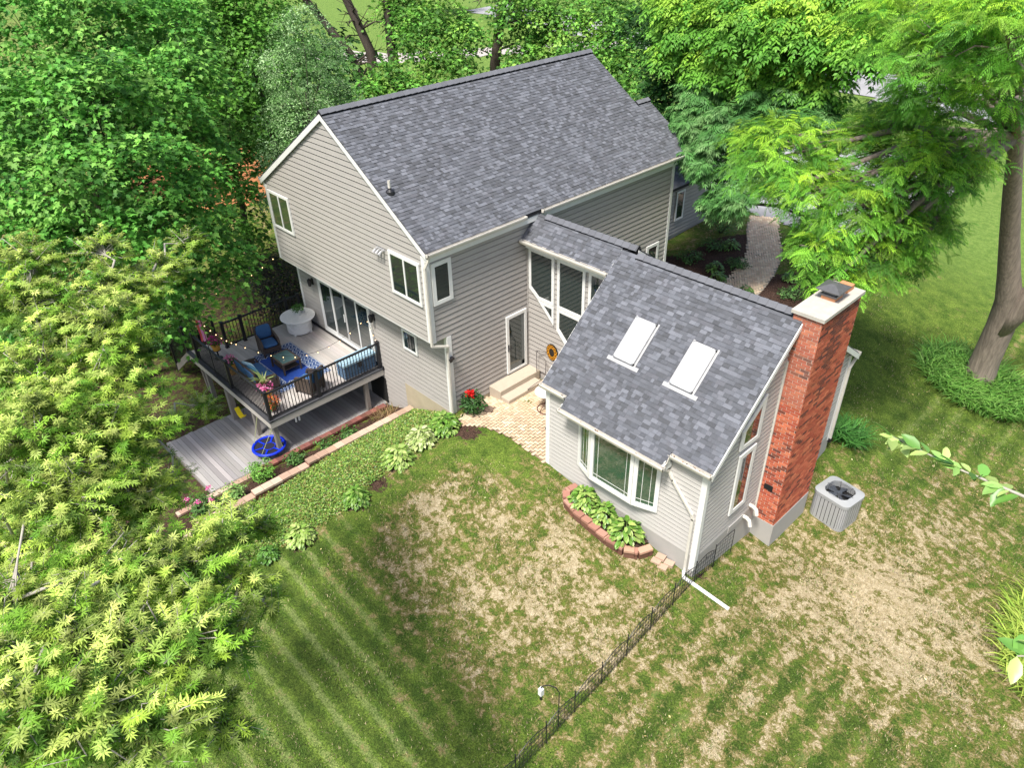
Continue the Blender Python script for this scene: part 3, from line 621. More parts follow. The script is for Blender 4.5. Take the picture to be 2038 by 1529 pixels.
# storm door
dd = MB(); dz0, dz1, dy0, dy1 = .40, 2.50, 2.86, 3.74
for a, b, c, d in ((dy0, dy0+.10, dz0, dz1), (dy1-.10, dy1, dz0, dz1), (dy0+.1, dy1-.1, dz1-.10, dz1), (dy0+.1, dy1-.1, dz0, dz0+.08)): dd.box((.02, a, c), (.075, b, d))
door = dd.build('glass_door', WHITE, house)
dd = MB(); dd.box((.03, dy0+.1, dz0+.08), (.05, dy1-.1, dz1-.1)); dd.build('pane', GLASS, door)
dd = MB(); dd.box((.05, dy1-.22, dz0+.1), (.056, dy1-.1, dz1-.12)); dd.box((.05, dy0+.12, dz0+.08), (.056, dy1-.1, dz0+.26)); dd.build('inner_door', mat('inner_door_grey', (.14, .15, .15), .5, .05), door)
dd = MB(); dd.box((.075, dy0+.03, 1.25), (.095, dy0+.065, 1.5)); dd.beam((.085, dy0+.05, 1.38), (.14, dy0+.06, 1.38), .015, .015); dd.beam((.14, dy0+.05, 1.38), (.14, dy0+.14, 1.38), .015, .02); dd.build('handle', BLACK, door)
# sliding doors on the deck
sdw = MB(); X0, X1 = -7.16, -3.98; z0, z1 = .18, 2.32; yy = YD-.025
for a, b, c, d in ((X0, X0+.10, z0, z1), (X1-.1, X1, z0, z1), (X0+.1, X1-.1, z1-.09, z1), (X0+.1, X1-.1, z0, z0+.09)): sdw.box((a, yy-.05, c), (b, yy, d))
sl = sdw.build('sliding_door', WHITE, house); W4 = (X1-X0-.2)/4
for i in range(4):
    a = X0+.1+i*W4; q = MB(); yo = yy-.032 if i in (0, 3) else yy-.018
    for e, f_, c, d in ((a, a+.05, z0+.09, z1-.09), (a+W4-.05, a+W4, z0+.09, z1-.09), (a+.05, a+W4-.05, z1-.15, z1-.09), (a+.05, a+W4-.05, z0+.09, z0+.2)): q.box((e, yo-.012, c), (f_, yo+.015, d))
    fr = q.build('sash', WHITE if i in (0, 3) else mat('sash_grey', (.42, .42, .42), .5, .05), sl)
    q = MB(); q.box((a+.05, yo+.0, z0+.2), (a+W4-.05, yo+.008, z1-.15)); q.build('pane', GLASS, sl)
q = MB(); q.box((X0+.1+2*W4-.06, yy-.075, 1.1), (X0+.1+2*W4-.035, yy-.05, 1.4)); q.build('handle', WHITE, sl)
q = MB(); q.box((XL+.1, YD-.06, -.02), (-3.6, YD-.026, .14)); q.build('ledger_flashing', BLACK, house)
# downspouts
def spout(pts, w=.07, d=.055, m=CREAM):
    q = MB()
    for a, b in zip(pts[:-1], pts[1:]):
        a, b = Vector(a), Vector(b); e = (b-a).normalized()*.02; q.beam(a-e, b+e, w, d, up=(0, 0, 1) if abs((b-a).normalized().z) < .9 else (0, 1, 0))
    return q.build('downspout', m, house)
spout([(OX+.06, -.0, ZE-.1), (.075, -.07, ZE-.45), (.075, -.07, ZU-.05), (.13, YD-.09, ZU-.25), (.085, YD-.09, ZU-.45), (.085, YD-.09, .1), (.085, YD-.4, -.02)])
spout([(7.60, SEY-.07, szn(SEY)-.08), (7.60, .86, szn(SEY)-.22), (7.62, .72, szn(BEY)-.0)])
spout([(7.58, BEY-.06, szn(BEY)-.1), (7.58, SY-.06, szn(BEY)-.35), (7.72, SY-.06, 1.75), (8.36, SY-.06, 1.05), (8.40, SY-.06, .9), (8.40, SY-.06, -.85)])
spout([(O1-.05, 8.36, szf(8.27)-.1), (SX1+.06, SYF+.0, szf(8.27)-.45), (SX1+.06, SYF, -.45)])
q = MB(); q.tube([(SX1+.06, SYF, -.45), (SX1+.06, SYF, -.58)], .055, 10); q.build('drain_collar', BLACK, house)
# wall lights, camera, hose bib and vents
def wall_light(x, y, z, nx, ny):
    q = MB(); n = Vector((nx, ny, 0)); t = Vector((-ny, nx, 0)); q.obox(Vector((x, y, z-.12))-t*.05, t*.1, n*.03, (0, 0, .24))
    q.beam(Vector((x, y, z+.08))+n*.03, Vector((x, y, z+.12))+n*.13, .02, .02); q.lathe([(.0, .16), (.075, .10), (.08, .09), (.06, -.12), (.04, -.15), (0, -.15)], Vector((x, y, z))+n*.13, 8)
    return q.build('wall_lantern', BLACK, house)
wall_light(-7.58, YD-.022, 1.98, 0, -1); wall_light(-3.80, YD-.022, 1.98, 0, -1)
q = MB(); q.box((.034, .50, 1.95), (.12, .60, 2.07)); q.box((.05, .46, 2.03), (.16, .64, 2.10)); q.build('camera_lamp', BLACK, house)
q = MB()
for i in range(3): q.tube([(-1.86-.14*i, -.02, 5.12), (-1.86-.14*i, -.12, 5.10), (-1.88-.14*i, -.19, 5.02)], [.03, .035, .055], 8)
q.box((-2.2, -.035, 5.08), (-1.8, -.02, 5.16)); q.build('floodlight', GALV, house)
for y_, z_ in ((3.35, -.42), (3.62, -.20)):
    q = MB(); q.tube([(SX1, y_, z_), (SX1+.12, y_, z_), (SX1+.22, y_-.03, z_-.02), (SX1+.28, y_-.06, z_-.16)], .055, 10); q.build('vent_elbow', CREAM, house)
q = MB(); q.box((SX1+.012, 2.62, FZ-.22), (SX1+.03, 3.3, FZ-.0)); q.build('access_panel', FOUND, house)
q = MB(); q.box((3.4, SY-.0, .9), (3.44, 1.2, .98)); q.build('outlet_box', BLACK, house)
# far single-storey wall beyond the bed
q = MB(); q.box((-9, 11.25, -.5), (-3.04, 18.7, 2.6)); siding(q, (-3.0, 0, 0), Ey, (1, 0, 0), [(11.3, .3), (18.7, .3), (18.7, 2.7), (11.3, 2.7)], z0=.1); q.build('garage_wall', SIDING, house)
q = MB(); n1 = Vector((.5, 0, 1)).normalized(); d1 = Vector((1, 0, -.5)).normalized(); shingles(q, (-5.2, 11.25, 3.85), Ey, d1, n1, 7.6, 2.75, expo=.2); q.prism([(-5.2, 11.25, 3.85), (-2.74, 11.25, 2.62), (-2.74, 11.25, 2.5), (-9.3, 11.25, 2.5), (-9.3, 11.25, 2.62)], (0, 7.6, 0), dark); q.build('garage_roof', SHING, house)
casement(house, (-2.97, 0, 0), Ey, (1, 0, 0), 16.0, 16.62, .95, 2.3, 1, t=.09)
# ---- chimney
CX0, CX1, CY0, CY1, CB, CT = 8.50, 9.199, 3.985, 5.889, -.82, 5.47
ch = MB(); ch.box((CX0+.006, CY0+.006, CB), (CX1-.006, CY1-.006, CT)); chim = ch.build('brick_chimney', MORTAR, house)
bk = MB(); BR = [lin(176,98,74), lin(166,88,66), lin(188,112,84), lin(156,80,62), lin(172,92,70), lin(182,104,78), lin(162,86,66)]; BD = [lin(116,68,56), lin(100,64,58), lin(130,76,60)]
rows = int((CT-CB)/.078)
def brick_face(O, u, n, L):
    O, u, n = Vector(O), Vector(u), Vector(n)
    for r in range(rows):
        z = CB+r*(CT-CB)/rows; x = -(.11 if r % 2 else 0)
        while x < L-.01:
            a, b = max(0, x+.008), min(L, x+.212); x += .22
            if b-a < .03: continue
            h = (z-CB)/(CT-CB); s = (a+b)/2/L
            pd = .10+.30*math.exp(-((h-.30)/.09)**2)
            if abs(n.x) > .5:   # the soot streak on the broad face
                cs = .34+.14*h; wd = .05+.20*max(0, h-.55)*2
                pd = .17+(.75*math.exp(-((s-cs)/wd)**2) if h > .58 else 0)+(.35 if h > .93 else 0)
            c = random.choice(BD) if random.random() < pd else random.choice(BR)
            c = vary(tuple(q*1.12 for q in c), .13)
            if abs(n.y) > .5 and h > .6: c = tuple(q*.82+.10*w_ for q, w_ in zip(c, (.75, .52, .42)))
            bk.obox(O+u*a+Vector((0, 0, z+.009)), u*(b-a), n*.008, Vector((0, 0, (CT-CB)/rows-.015)), c)
brick_face((CX0, CY0+.006, 0), Ex, (0, -1, 0), CX1-CX0); brick_face((CX1-.006, CY0, 0), Ey, (1, 0, 0), CY1-CY0)
brick_face((CX0+.006, CY0, 0), Ey, (-1, 0, 0), CY1-CY0); brick_face((CX0, CY1-.006, 0), Ex, (0, 1, 0), CX1-CX0)
bk.build('bricks', BRICK, chim)
q = MB(); q.box((CX0, CY0-.012, -2.2), (CX1+.012, CY1+.012, CB)); q.build('chimney_footing', FOUND, chim)
q = MB(); q.box((CX0-.05, CY0-.05, CT), (CX1+.05, CY1+.05, CT+.085)); q.build('chimney_cap', CAPM, chim)
fx, fy = 8.83, 5.07
q = MB(); q.box((fx-.17, fy-.19, CT+.085), (fx+.17, fy+.19, CT+.17)); q.build('clay_flue', FLUE, chim)
q = MB(); q.box((fx-.13, fy+.60-.17, CT+.085), (fx+.17, fy+.60+.17, CT+.21)); q.build('clay_flue', FLUE, chim)
q = MB(); z = CT+.17
q.box((fx-.19, fy-.21, z), (fx+.19, fy+.21, z+.05)); q.box((fx-.15, fy-.17, z+.05), (fx+.15, fy+.17, z+.17))
q.add([(fx-.29, fy-.31, z+.18), (fx+.29, fy-.31, z+.18), (fx+.29, fy+.31, z+.18), (fx-.29, fy+.31, z+.18), (fx-.06, fy-.06, z+.27), (fx+.06, fy-.06, z+.27), (fx+.06, fy+.06, z+.27), (fx-.06, fy+.06, z+.27),
       (fx-.29, fy-.31, z+.165), (fx+.29, fy-.31, z+.165), (fx+.29, fy+.31, z+.165), (fx-.29, fy+.31, z+.165)], [(0,1,5,4), (1,2,6,5), (2,3,7,6), (3,0,4,7), (4,5,6,7), (8,11,10,9), (0,8,9,1), (1,9,10,2), (2,10,11,3), (3,11,8,0)])
q.build('chimney_cowl', mat('cowl_steel', (.16, .16, .17), .45, .2, 8, metal=.5), chim)
q = MB(); q.box((CX0+.22, CY0-.03, .28), (CX0+.46, CY0-.008, .44)); q.build('cleanout_door', DARK, chim)
q = MB(); q.box((CX0-.04, CY0-.03, 4.32), (CX0+.09, CY0-.008, 4.52)); q.build('bracket', DARK, chim)
q = MB(); q.box((CX0, CY0-.045, CB), (SX1+.05, CY0-.008, 4.2)); q.build('trim_strip', CREAM, chim)

# ---------------------------------------------------------------- steps, patio, path
st = thing('entry_steps', 'two pale concrete steps below the glass door', 'steps', (0, 2.1, 0))
for lo, hi in (((.03, 2.05, -.1), (.56, 3.84, .34)), ((.56, 2.07, -.1), (.93, 3.6, .17))):
    q = MB(); q.box(lo, hi); o = q.build('step', STEP, st); bv = o.modifiers.new('b', 'BEVEL'); bv.width = .012
def herring(name, poly, m, pal, bl=.2, dz=.035, rot=0.0, holes=()):
    P = np.array(poly); b = MB(); c, s = math.cos(rot), math.sin(rot); w = bl/2
    def inside(x, y):
        k = False; j = len(P)-1
        for i in range(len(P)):
            if (P[i, 1] > y) != (P[j, 1] > y) and x < (P[j, 0]-P[i, 0])*(y-P[i, 1])/(P[j, 1]-P[i, 1])+P[i, 0]: k = not k
            j = i
        return k
    R0 = 40
    ctr = P.mean(0); rad = np.abs(P-ctr).max()*1.5; n = int(rad/w)+2
    for i in range(-n, n):
        for j in range(-n, n):
            k = (i-j) % 4
            if k == 0: a, e, lw, lh = i*w, j*w, bl, w
            elif k == 3: a, e, lw, lh = i*w, j*w, w, bl
            else: continue
            cx, cy = a+lw/2, e+lh/2; x = ctr[0]+c*cx-s*cy; y = ctr[1]+s*cx+c*cy
            if not inside(x, y) or any((x-h[0])**2+(y-h[1])**2 < h[2]**2 for h in holes): continue
            z = Hf(x, y)+dz; g = .0065; col = vary(random.choice(pal), .07)
            V = []
            for dx, dy in ((-lw/2+g, -lh/2+g), (lw/2-g, -lh/2+g), (lw/2-g, lh/2-g), (-lw/2+g, lh/2-g)):
                V.append((x+c*dx-s*dy, y+s*dx+c*dy, z+random.uniform(0, .002)))
            V += [(q[0], q[1], z-.012) for q in V]
            b.add(V, [(0, 1, 2, 3), (0, 4, 5, 1), (1, 5, 6, 2), (2, 6, 7, 3), (3, 7, 4, 0)], col)
    o = b.build(name, m); tag(o, kind='structure'); return o
PAL = [lin(194,172,146), lin(200,180,154), lin(186,162,136), lin(204,186,162), lin(190,166,140)]
pat = [(.05, 1.15), (.35, .55), (.66, .24), (.85, .30), (1.25, .75), (1.94, 1.0), (2.7, 1.02), (3.46, 1.06), (3.46, 3.84), (.05, 3.84)]
patch('patio_bed', pat, .08, mat('joint_sand', (.22, .16, .11), .95, .2, 20), .012)
herring('patio', pat, PAVER, PAL, holes=((.64, 1.42, .19),))
cl = [(2.0, 13.2), (1.85, 14.3), (1.6, 15.4), (1.15, 16.8), (.55, 17.9), (-.3, 19.2), (-1.1, 20.7)]
def ribbon(cl, w0, w1):
    L, Rr = [], []
    for i, p in enumerate(cl):
        a = np.array(cl[max(0, i-1)]); b = np.array(cl[min(len(cl)-1, i+1)]); d = (b-a)/np.linalg.norm(b-a); n = np.array((-d[1], d[0])); w = (w0+(w1-w0)*i/(len(cl)-1))/2
        L.append(tuple(np.array(p)+n*w)); Rr.append(tuple(np.array(p)-n*w))
    return L+Rr[::-1]
rp = ribbon(cl, 1.55, 1.3); patch('path_bed', ribbon(cl, 1.64, 1.39), .05, mat('edge_sand', (.40, .34, .27), .95, .15, 20), .012); herring('garden_path', rp, PAVER, [tuple(1.4*q for q in c) for c in PAL], rot=.6)
mc = MB(); mc.lathe([(.185, 0), (.185, .045), (.17, .055)], (.64, 1.42, Hf(.64, 1.42)), 24); tag(mc.build('well_cover', mat('brown_concrete', (.17, .12, .09), .9, .15, 12), org=(.64, 1.42, 0)), 'round brown concrete cover set in the paver patio', 'cover')
# ---------------------------------------------------------------- decks
DX0, DX1, DY0, DZ = -8.9, -3.68, -3.74, .05
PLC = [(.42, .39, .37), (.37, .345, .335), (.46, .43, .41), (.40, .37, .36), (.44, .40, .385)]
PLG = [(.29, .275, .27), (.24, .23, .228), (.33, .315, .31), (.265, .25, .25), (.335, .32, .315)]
deck = thing('raised_deck', 'raised grey plank deck with black metal railing above the lower platform', 'deck', (-6.3, -1.6, -1.39))
q = MB(); y = DY0; 
while y < YD-.06:
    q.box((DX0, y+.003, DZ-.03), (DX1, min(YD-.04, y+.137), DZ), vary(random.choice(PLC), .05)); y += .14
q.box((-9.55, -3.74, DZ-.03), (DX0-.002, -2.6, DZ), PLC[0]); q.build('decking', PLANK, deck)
q = MB(); q.box((DX1, DY0-.03, DZ-.26), (DX1+.035, YD-.03, DZ-.035)); q.box((-9.6, DY0-.035, DZ-.26), (DX1, DY0, DZ-.035)); q.box((-9.6, DY0, DZ-.26), (-9.56, -2.6, DZ-.035)); q.box((DX0-.035, -2.6, DZ-.26), (DX0, YD, DZ-.035)); q.build('fascia', FASC, deck)
q = MB(); q.box((DX1-.12, DY0-.01, DZ-.033), (DX1+.05, YD-.03, DZ+.012)); q.box((-9.62, DY0-.05, DZ-.033), (DX1+.05, DY0+.10, DZ+.014)); q.build('border_board', mat('charcoal_board', (.05, .052, .06), .6, .1), deck)
q = MB()
for y in np.arange(DY0+.4, YD, .4): q.box((DX0, y-.02, DZ-.24), (DX1-.01, y+.02, DZ-.034))
q.build('joists', WOODP, deck)
for x, y, s in ((-3.80, -3.60, .14), (-5.25, -3.58, .14), (-6.67, -3.72, .19), (-3.78, -.2, .14), (-8.6, -3.6, .14), (-8.6, -.3, .14)):
    q = MB(); q.box((x-s/2, y-s/2, -1.6), (x+s/2, y+s/2, DZ-.245)); q.build('post', WOODP, deck)
for y in (-3.5, -2.75):
    q = MB(); q.beam((-9.45, y, DZ-.2), (-9.2, y-.0, -1.75), .09, .09); q.build('post', WOODP, deck)
def railing(posts, balusters=True, gap=.11):
    for p in posts:
        q = MB(); x, y = p; q.box((x-.048, y-.048, DZ), (x+.048, y+.048, DZ+1.03)); q.box((x-.06, y-.06, DZ+1.03), (x+.06, y+.06, DZ+1.05)); q.box((x-.065, y-.065, DZ), (x+.065, y+.065, DZ+.03)); q.build('rail_post', BLACK, deck)
    for a, b in zip(posts[:-1], posts[1:]):
        q = MB(); A = Vector((*a, 0)); B = Vector((*b, 0)); d = (B-A).normalized(); A += d*.05; B -= d*.05; up = Vector((0, 0, 1))
        q.beam(A+up*(DZ+.96), B+up*(DZ+.96), .07, .045); q.beam(A+up*(DZ+.09), B+up*(DZ+.09), .04, .035)
        n = int((B-A).length/gap)
        for i in range(1, n): p = A+(B-A)*(i/n); q.beam(p+up*(DZ+.10), p+up*(DZ+.94), .02, .02)
        q.box(tuple((A+B)/2-Vector((.02, .02, -DZ))), tuple((A+B)/2+Vector((.02, .02, DZ+.08))))
        q.build('rail_panel', BLACK, deck)
railing([(-3.74, YD-.1), (-3.74, -1.93), (-3.74, -3.68), (-6.27, -3.68), (-8.8, -3.68)]); railing([(-8.82, -2.6), (-8.82, -1.9), (-8.82, -.1), (-8.82, YD-.12)])
q = MB()      # stair running down from the far corner
for i in range(7): q.box((-9.6-.27*(i+1), -3.7, DZ-.19*(i+1)-.03), (-9.6-.27*i, -2.65, DZ-.19*(i+1)))
for y in (-3.72, -2.64): q.beam((-9.6, y, DZ-.15), (-11.5, y, -1.5), .04, .24)
q.build('stair', WOODP, deck)
for y in (-3.72, -2.64):
    q = MB(); q.beam((-9.6, y, DZ+.93), (-11.45, y, -.42), .05, .05); q.beam((-11.45, y, -1.6), (-11.45, y, -.4), .08, .08); q.beam((-9.6, y, DZ), (-9.6, y, DZ+1.0), .08, .08)
    for i in range(1, 15): x = -9.6-1.85*i/15; z = DZ-1.35*i/15; q.beam((x, y, z+.02), (x, y, z+.92), .018, .018)
    q.build('stair_rail', BLACK, deck)
q = MB()
for x in (-3.62, -3.62): pass
for y in (-2.9, -2.78): q.tube([(-3.72, y, -.2), (-3.72, y, -.42)], .03, 8)
q.build('drain_stub', WHITE, deck)
pl = MB(); PX0, PX1, PY0 = -7.02, -3.70, -6.02; y = PY0; x_ = 0
while y < YD-.02:
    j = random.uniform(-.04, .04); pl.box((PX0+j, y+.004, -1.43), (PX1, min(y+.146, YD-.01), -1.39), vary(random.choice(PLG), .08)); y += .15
plat = pl.build('lower_platform', PLANK, org=(-5.4, -3, -1.6)); tag(plat, 'low grey plank platform on the ground beneath the raised deck', 'platform')
q = MB(); q.box((PX1, PY0, -1.6), (PX1+.04, YD-.05, -1.40)); q.box((PX0+.1, PY0-.03, -1.6), (PX1, PY0, -1.43))
e = q.build('edge_board', WOODP); e.parent = plat; e.location = -Vector((-5.4, -3, -1.6)) if False else Vector((5.4, 3, 1.6))
dl_ = MB()
dl_.box((-4.6, YD-.035, -1.39), (-3.6, YD-.026, -.35)); dl_.build('basement_opening', DARK, house)
# ---------------------------------------------------------------- deck furniture (built at the origin, then set down)
def chair(label, loc, rz, w=.66, d=.70, seatz=.33):
    r = thing('patio_armchair' if w < 1 else 'patio_sofa', label, 'armchair' if w < 1 else 'sofa', (0, 0, 0), None)
    f = MB(); h = w/2
    for s in (-1, 1):
        x = s*(h-.035)
        pts = [(x, -d/2+.04, .02), (x, -d/2+.03, .45), (x, -d/2+.10, .58), (x, .02, .61), (x, d/2-.04, .62)]
        for a, b in zip(pts[:-1], pts[1:]): f.beam(a, b, .065, .05)
        f.prism([(x-.015, -d/2+.05, .10), (x-.015, d/2-.05, .10), (x-.015, d/2-.05, .58), (x-.015, -d/2+.12, .55)], (.03, 0, 0))
        f.beam((x, d/2-.03, .02), (x, d/2+.07, .90), .06, .05)
        f.beam((x, -d/2+.04, 0), (x, -d/2+.04, .15), .05, .05)
    f.box((-h+.05, -d/2+.03, .15), (h-.05, -d/2+.06, seatz)); f.box((-h+.05, -d/2+.05, seatz-.03), (h-.05, d/2-.02, seatz))
    f.prism([(-h+.04, d/2-.03, .14), (-h+.04, d/2+.0, .14), (-h+.04, d/2+.09, .90), (-h+.04, d/2+.05, .90)], (w-.08, 0, 0)); f.beam((-h+.03, d/2+.07, .90), (h-.03, d/2+.07, .90), .06, .05)
    f.build('wicker_frame', WICK, r)
    n = 1 if w < 1 else 2
    for i in range(n):
        a = -h+.07+(w-.14)*i/n; b = -h+.07+(w-.14)*(i+1)/n
        q = MB(); q.cushion((a, -d/2+.02, seatz), (b, d/2-.10, seatz+.13)); q.build('seat_cushion', CUSH, r, smooth=True)
        M = Matrix.Translation((0, d/2-.02, seatz+.10)) @ Matrix.Rotation(R_(-12), 4, 'X')
        q = MB(); q.cushion((a, -.075, 0), (b, .055, .50), M=M); q.build('back_cushion', CUSH, r, smooth=True)
    r.location = loc; r.rotation_euler = (0, 0, rz); return r
c1 = chair('blue-cushioned wicker armchair beside the white round fire table', (-7.42, -1.66, DZ), R_(80)) 
c2 = chair('blue-cushioned wicker armchair with its back to the railing nearest the house corner', (-4.30, -1.93, DZ), R_(-71))
sf = chair('blue-cushioned two-seat wicker sofa between the two yellow flower pots', (-5.80, -2.90, DZ), R_(180), w=1.45, d=.70)
for dx, rz, m in ((-.2, .35, CUSHL), (.18, .15, mat('teal_pillow', (.10, .27, .40), .85, .1, 30))):
    q = MB(); q.cushion((-.24, -.06, 0), (.24, .06, .42), M=Matrix.Translation((-5.85+dx, -3.0, DZ+.47)) @ Matrix.Rotation(R_(180)+rz, 4, 'Z') @ Matrix.Rotation(R_(-22), 4, 'X'))
    o = q.build('throw_pillow', m, smooth=True, org=(-5.85+dx, -3.0, DZ+.47)); tag(o, 'pale blue pillow leaning on the wicker sofa' if dx < 0 else 'teal pillow leaning on the wicker sofa back', 'pillow')
tb = thing('coffee_table', 'low wicker coffee table with glass top on the blue rug', 'table', (-6.05, -1.78, DZ)); tx, ty = -6.05, -1.78
q = MB(); hx, hy = .44, .34
for a in (-1, 1):
    q.box((tx-hx, ty+a*(hy-.03)-.03, DZ+.40), (tx+hx, ty+a*(hy-.03)+.03, DZ+.45)); q.box((tx+a*(hx-.03)-.03, ty-hy+.06, DZ+.40), (tx+a*(hx-.03)+.03, ty+hy-.06, DZ+.45))
q.box((tx-hx+.06, ty-hy+.06, DZ+.16), (tx+hx-.06, ty+hy-.06, DZ+.19)); q.build('wicker_frame', WICK, tb)
q = MB()
for i in range(9): q.box((tx-hx+.06+i*.09, ty-hy+.02, DZ+.19), (tx-hx+.075+i*.09, ty-hy+.035, DZ+.40))
q.build('lattice', WICK, tb)
for a in (-1, 1):
    for b in (-1, 1): q = MB(); q.box((tx+a*(hx-.03)-.025, ty+b*(hy-.03)-.025, DZ), (tx+a*(hx-.03)+.025, ty+b*(hy-.03)+.025, DZ+.40)); q.build('leg', WICK, tb)
q = MB(); q.box((tx-hx+.06, ty-hy+.06, DZ+.428), (tx+hx-.06, ty+hy-.06, DZ+.44)); q.build('glass_top', mat('table_glass', (.09, .16, .17), .08, .1, 4, spec=.6), tb)
# rug: real pattern woven as pale quads on a blue sheet
q = MB(); rx0, rx1, ry0, ry1 = -7.54, -4.82, -2.72, -.81; nvy = (.02, .06, .20); wh = (.55, .60, .66); bl = (.018, .06, .30)
q.box((rx0, ry0, DZ), (rx1, ry1, DZ+.008), nvy); q.box((rx0+.42, ry0+.42, DZ+.008), (rx1-.42, ry1-.42, DZ+.011), bl)
def rugline(a, b, w=.014): q.beam((*a, DZ+.0105), (*b, DZ+.0105), w, .004, col=wh)
st_ = .13
for i in range(int((rx1-rx0-.1)/st_)):
    for y_ in [ry0+.06+st_*k for k in range(3)]+[ry1-.06-st_*(k+1) for k in range(3)]:
        x = rx0+.05+i*st_; rugline((x, y_), (x+st_, y_+st_)) if (i) % 2 else rugline((x, y_+st_), (x+st_, y_)); rugline((x+.03, y_+.065), (x+.10, y_+.065), .02)
for j in range(int((ry1-ry0-.9)/st_)):
    for x_ in [rx0+.06+st_*k for k in range(3)]+[rx1-.06-st_*(k+1) for k in range(3)]:
        y = ry0+.45+j*st_; rugline((x_, y), (x_+st_, y+st_)) if j % 2 else rugline((x_, y+st_), (x_+st_, y)); rugline((x_+.065, y+.03), (x_+.065, y+.10), .02)
for a, b in (((rx0+.03, ry0+.03), (rx1-.03, ry0+.03)), ((rx0+.03, ry1-.03), (rx1-.03, ry1-.03)), ((rx0+.03, ry0+.03), (rx0+.03, ry1-.03)), ((rx1-.03, ry0+.03), (rx1-.03, ry1-.03)), ((rx0+.44, ry0+.44), (rx1-.44, ry0+.44)), ((rx0+.44, ry1-.44), (rx1-.44, ry1-.44))): rugline(a, b, .02)
tag(q.build('outdoor_rug', PAINTATTR, org=(-6.2, -1.8, DZ)), 'blue rug with white lattice border under the coffee table', 'rug')
ft = thing('fire_table', 'white round slatted fire table holding a potted plant', 'table', (-7.98, -.12, DZ))
q = MB(); q.lathe([(.44, .05), (.44, .58)], (-7.98, -.12, DZ), 28); q.build('drum_base', WHITE, ft)
q = MB()
for k_ in range(5): q.lathe([(.445, 0), (.452, .01), (.452, .06), (.445, .07)], (-7.98, -.12, DZ+.09+.1*k_), 28)
for a in (.6, 2.2, 3.7, 5.3): q.box((-7.98+.42*math.cos(a)-.04, -.12+.42*math.sin(a)-.04, DZ), (-7.98+.42*math.cos(a)+.04, -.12+.42*math.sin(a)+.04, DZ+.06))
q.build('slats', WHITE, ft)
q = MB(); q.lathe([(.60, .60), (.63, .61), (.63, .64), (.60, .65), (0.01, .65)], (-7.98, -.12, DZ), 40)
for i in range(-9, 10):
    y_ = i*.06; h_ = math.sqrt(max(0, .57**2-y_*y_)); q.box((-7.98-h_, -.12+y_-.024, DZ+.65), (-7.98+h_, -.12+y_+.024, DZ+.662))
q.build('table_top', WHITE, ft)
bx = thing('deck_box', 'blue storage box with pale lid inside the railing', 'storage box', (-4.1, -.2, DZ))
q = MB(); q.box((-4.40, -.80, DZ), (-3.92, .42, DZ+.50)); 
for i in range(4): q.box((-4.41, -.81, DZ+.06+.12*i), (-3.91, .43, DZ+.13+.12*i))
q.build('body', mat('slate_blue_plastic', (.09, .16, .26), .6, .08, 8), bx)
q = MB(); q.box((-4.43, -.84, DZ+.50), (-3.89, .45, DZ+.57)); q.box((-4.38, -.79, DZ+.57), (-3.94, .40, DZ+.60)); q.build('lid', mat('pale_blue_plastic', (.30, .44, .54), .5, .06, 8), bx)
q = MB(); q.box((-3.895, -.28, DZ+.30), (-3.87, -.14, DZ+.50)); q.build('latch', BLACK, bx)

# ---------------------------------------------------------------- leaf clumps, flowers
def leafcloud(name, ctr, rad, n, size, pal, m, parent=None, org=(0, 0, 0), up=.6, seed=0, flat=1.0, shell=.45):
    r = np.random.default_rng(seed+11); d = r.normal(size=(n, 3)); d /= np.linalg.norm(d, axis=1)[:, None]
    rr = shell+(1-shell)*r.random(n)**.6; P = np.array(ctr)+d*rr[:, None]*np.array(rad)*(1+.18*np.sin(d[:, :1]*7+d[:, 1:2]*5))
    nrm = d*(1-up)+np.array((0, 0, up))+r.normal(size=(n, 3))*.35; nrm /= np.linalg.norm(nrm, axis=1)[:, None]
    return place_leaves(name, P, nrm, size, pal, m, parent, org, r)
def basis(nrm, r, axis=None):
    n = len(nrm); a = r.normal(size=(n, 3)) if axis is None else axis; a = a-(a*nrm).sum(1)[:, None]*nrm; a /= np.linalg.norm(a, axis=1)[:, None]+1e-9
    return a, np.cross(nrm, a)
OVAL = (np.array([(0, 0, 0), (.35, .22, .03), (.75, .2, .02), (1, 0, -.08), (.75, -.2, .02), (.35, -.22, .03)]), [(0, 3, 2, 1), (0, 5, 4, 3)])
MAPLE = (np.array([(-.12, 0, 0), (-.02, .32, -.02), (.22, .24, .02), (.34, .5, -.05), (.5, .2, .03), (.98, 0, -.06), (.5, -.2, .03), (.34, -.5, -.05), (.22, -.24, .02), (-.02, -.32, -.02)]), [(0, 9, 8, 7, 6, 5), (0, 5, 4, 3, 2, 1)])
BLADE = (np.array([(0, .04, 0), (0, -.04, 0), (.5, -.05, .42), (.5, .05, .42), (1, 0, .30)]), [(0, 1, 2, 3), (3, 2, 4)])
def place_leaves(name, P, nrm, size, pal, m, parent, org, r, tmpl=OVAL, axis=None, cvar=.18):
    T, F = tmpl; a, b = basis(nrm, r, axis); n = len(P); s = (size*(.7+.6*r.random(n)))[:, None, None]
    V = P[:, None]+s*(T[None, :, :1]*a[:, None]+T[None, :, 1:2]*b[:, None]+T[None, :, 2:3]*nrm[:, None])
    pal = np.array(pal); c = pal[r.integers(0, len(pal), n)]*(1+cvar*r.normal(size=(n, 1))); c = np.clip(c, .002, .95)
    return np_mesh(name, V.reshape(-1, 3), len(T), F, c, m, parent, org)
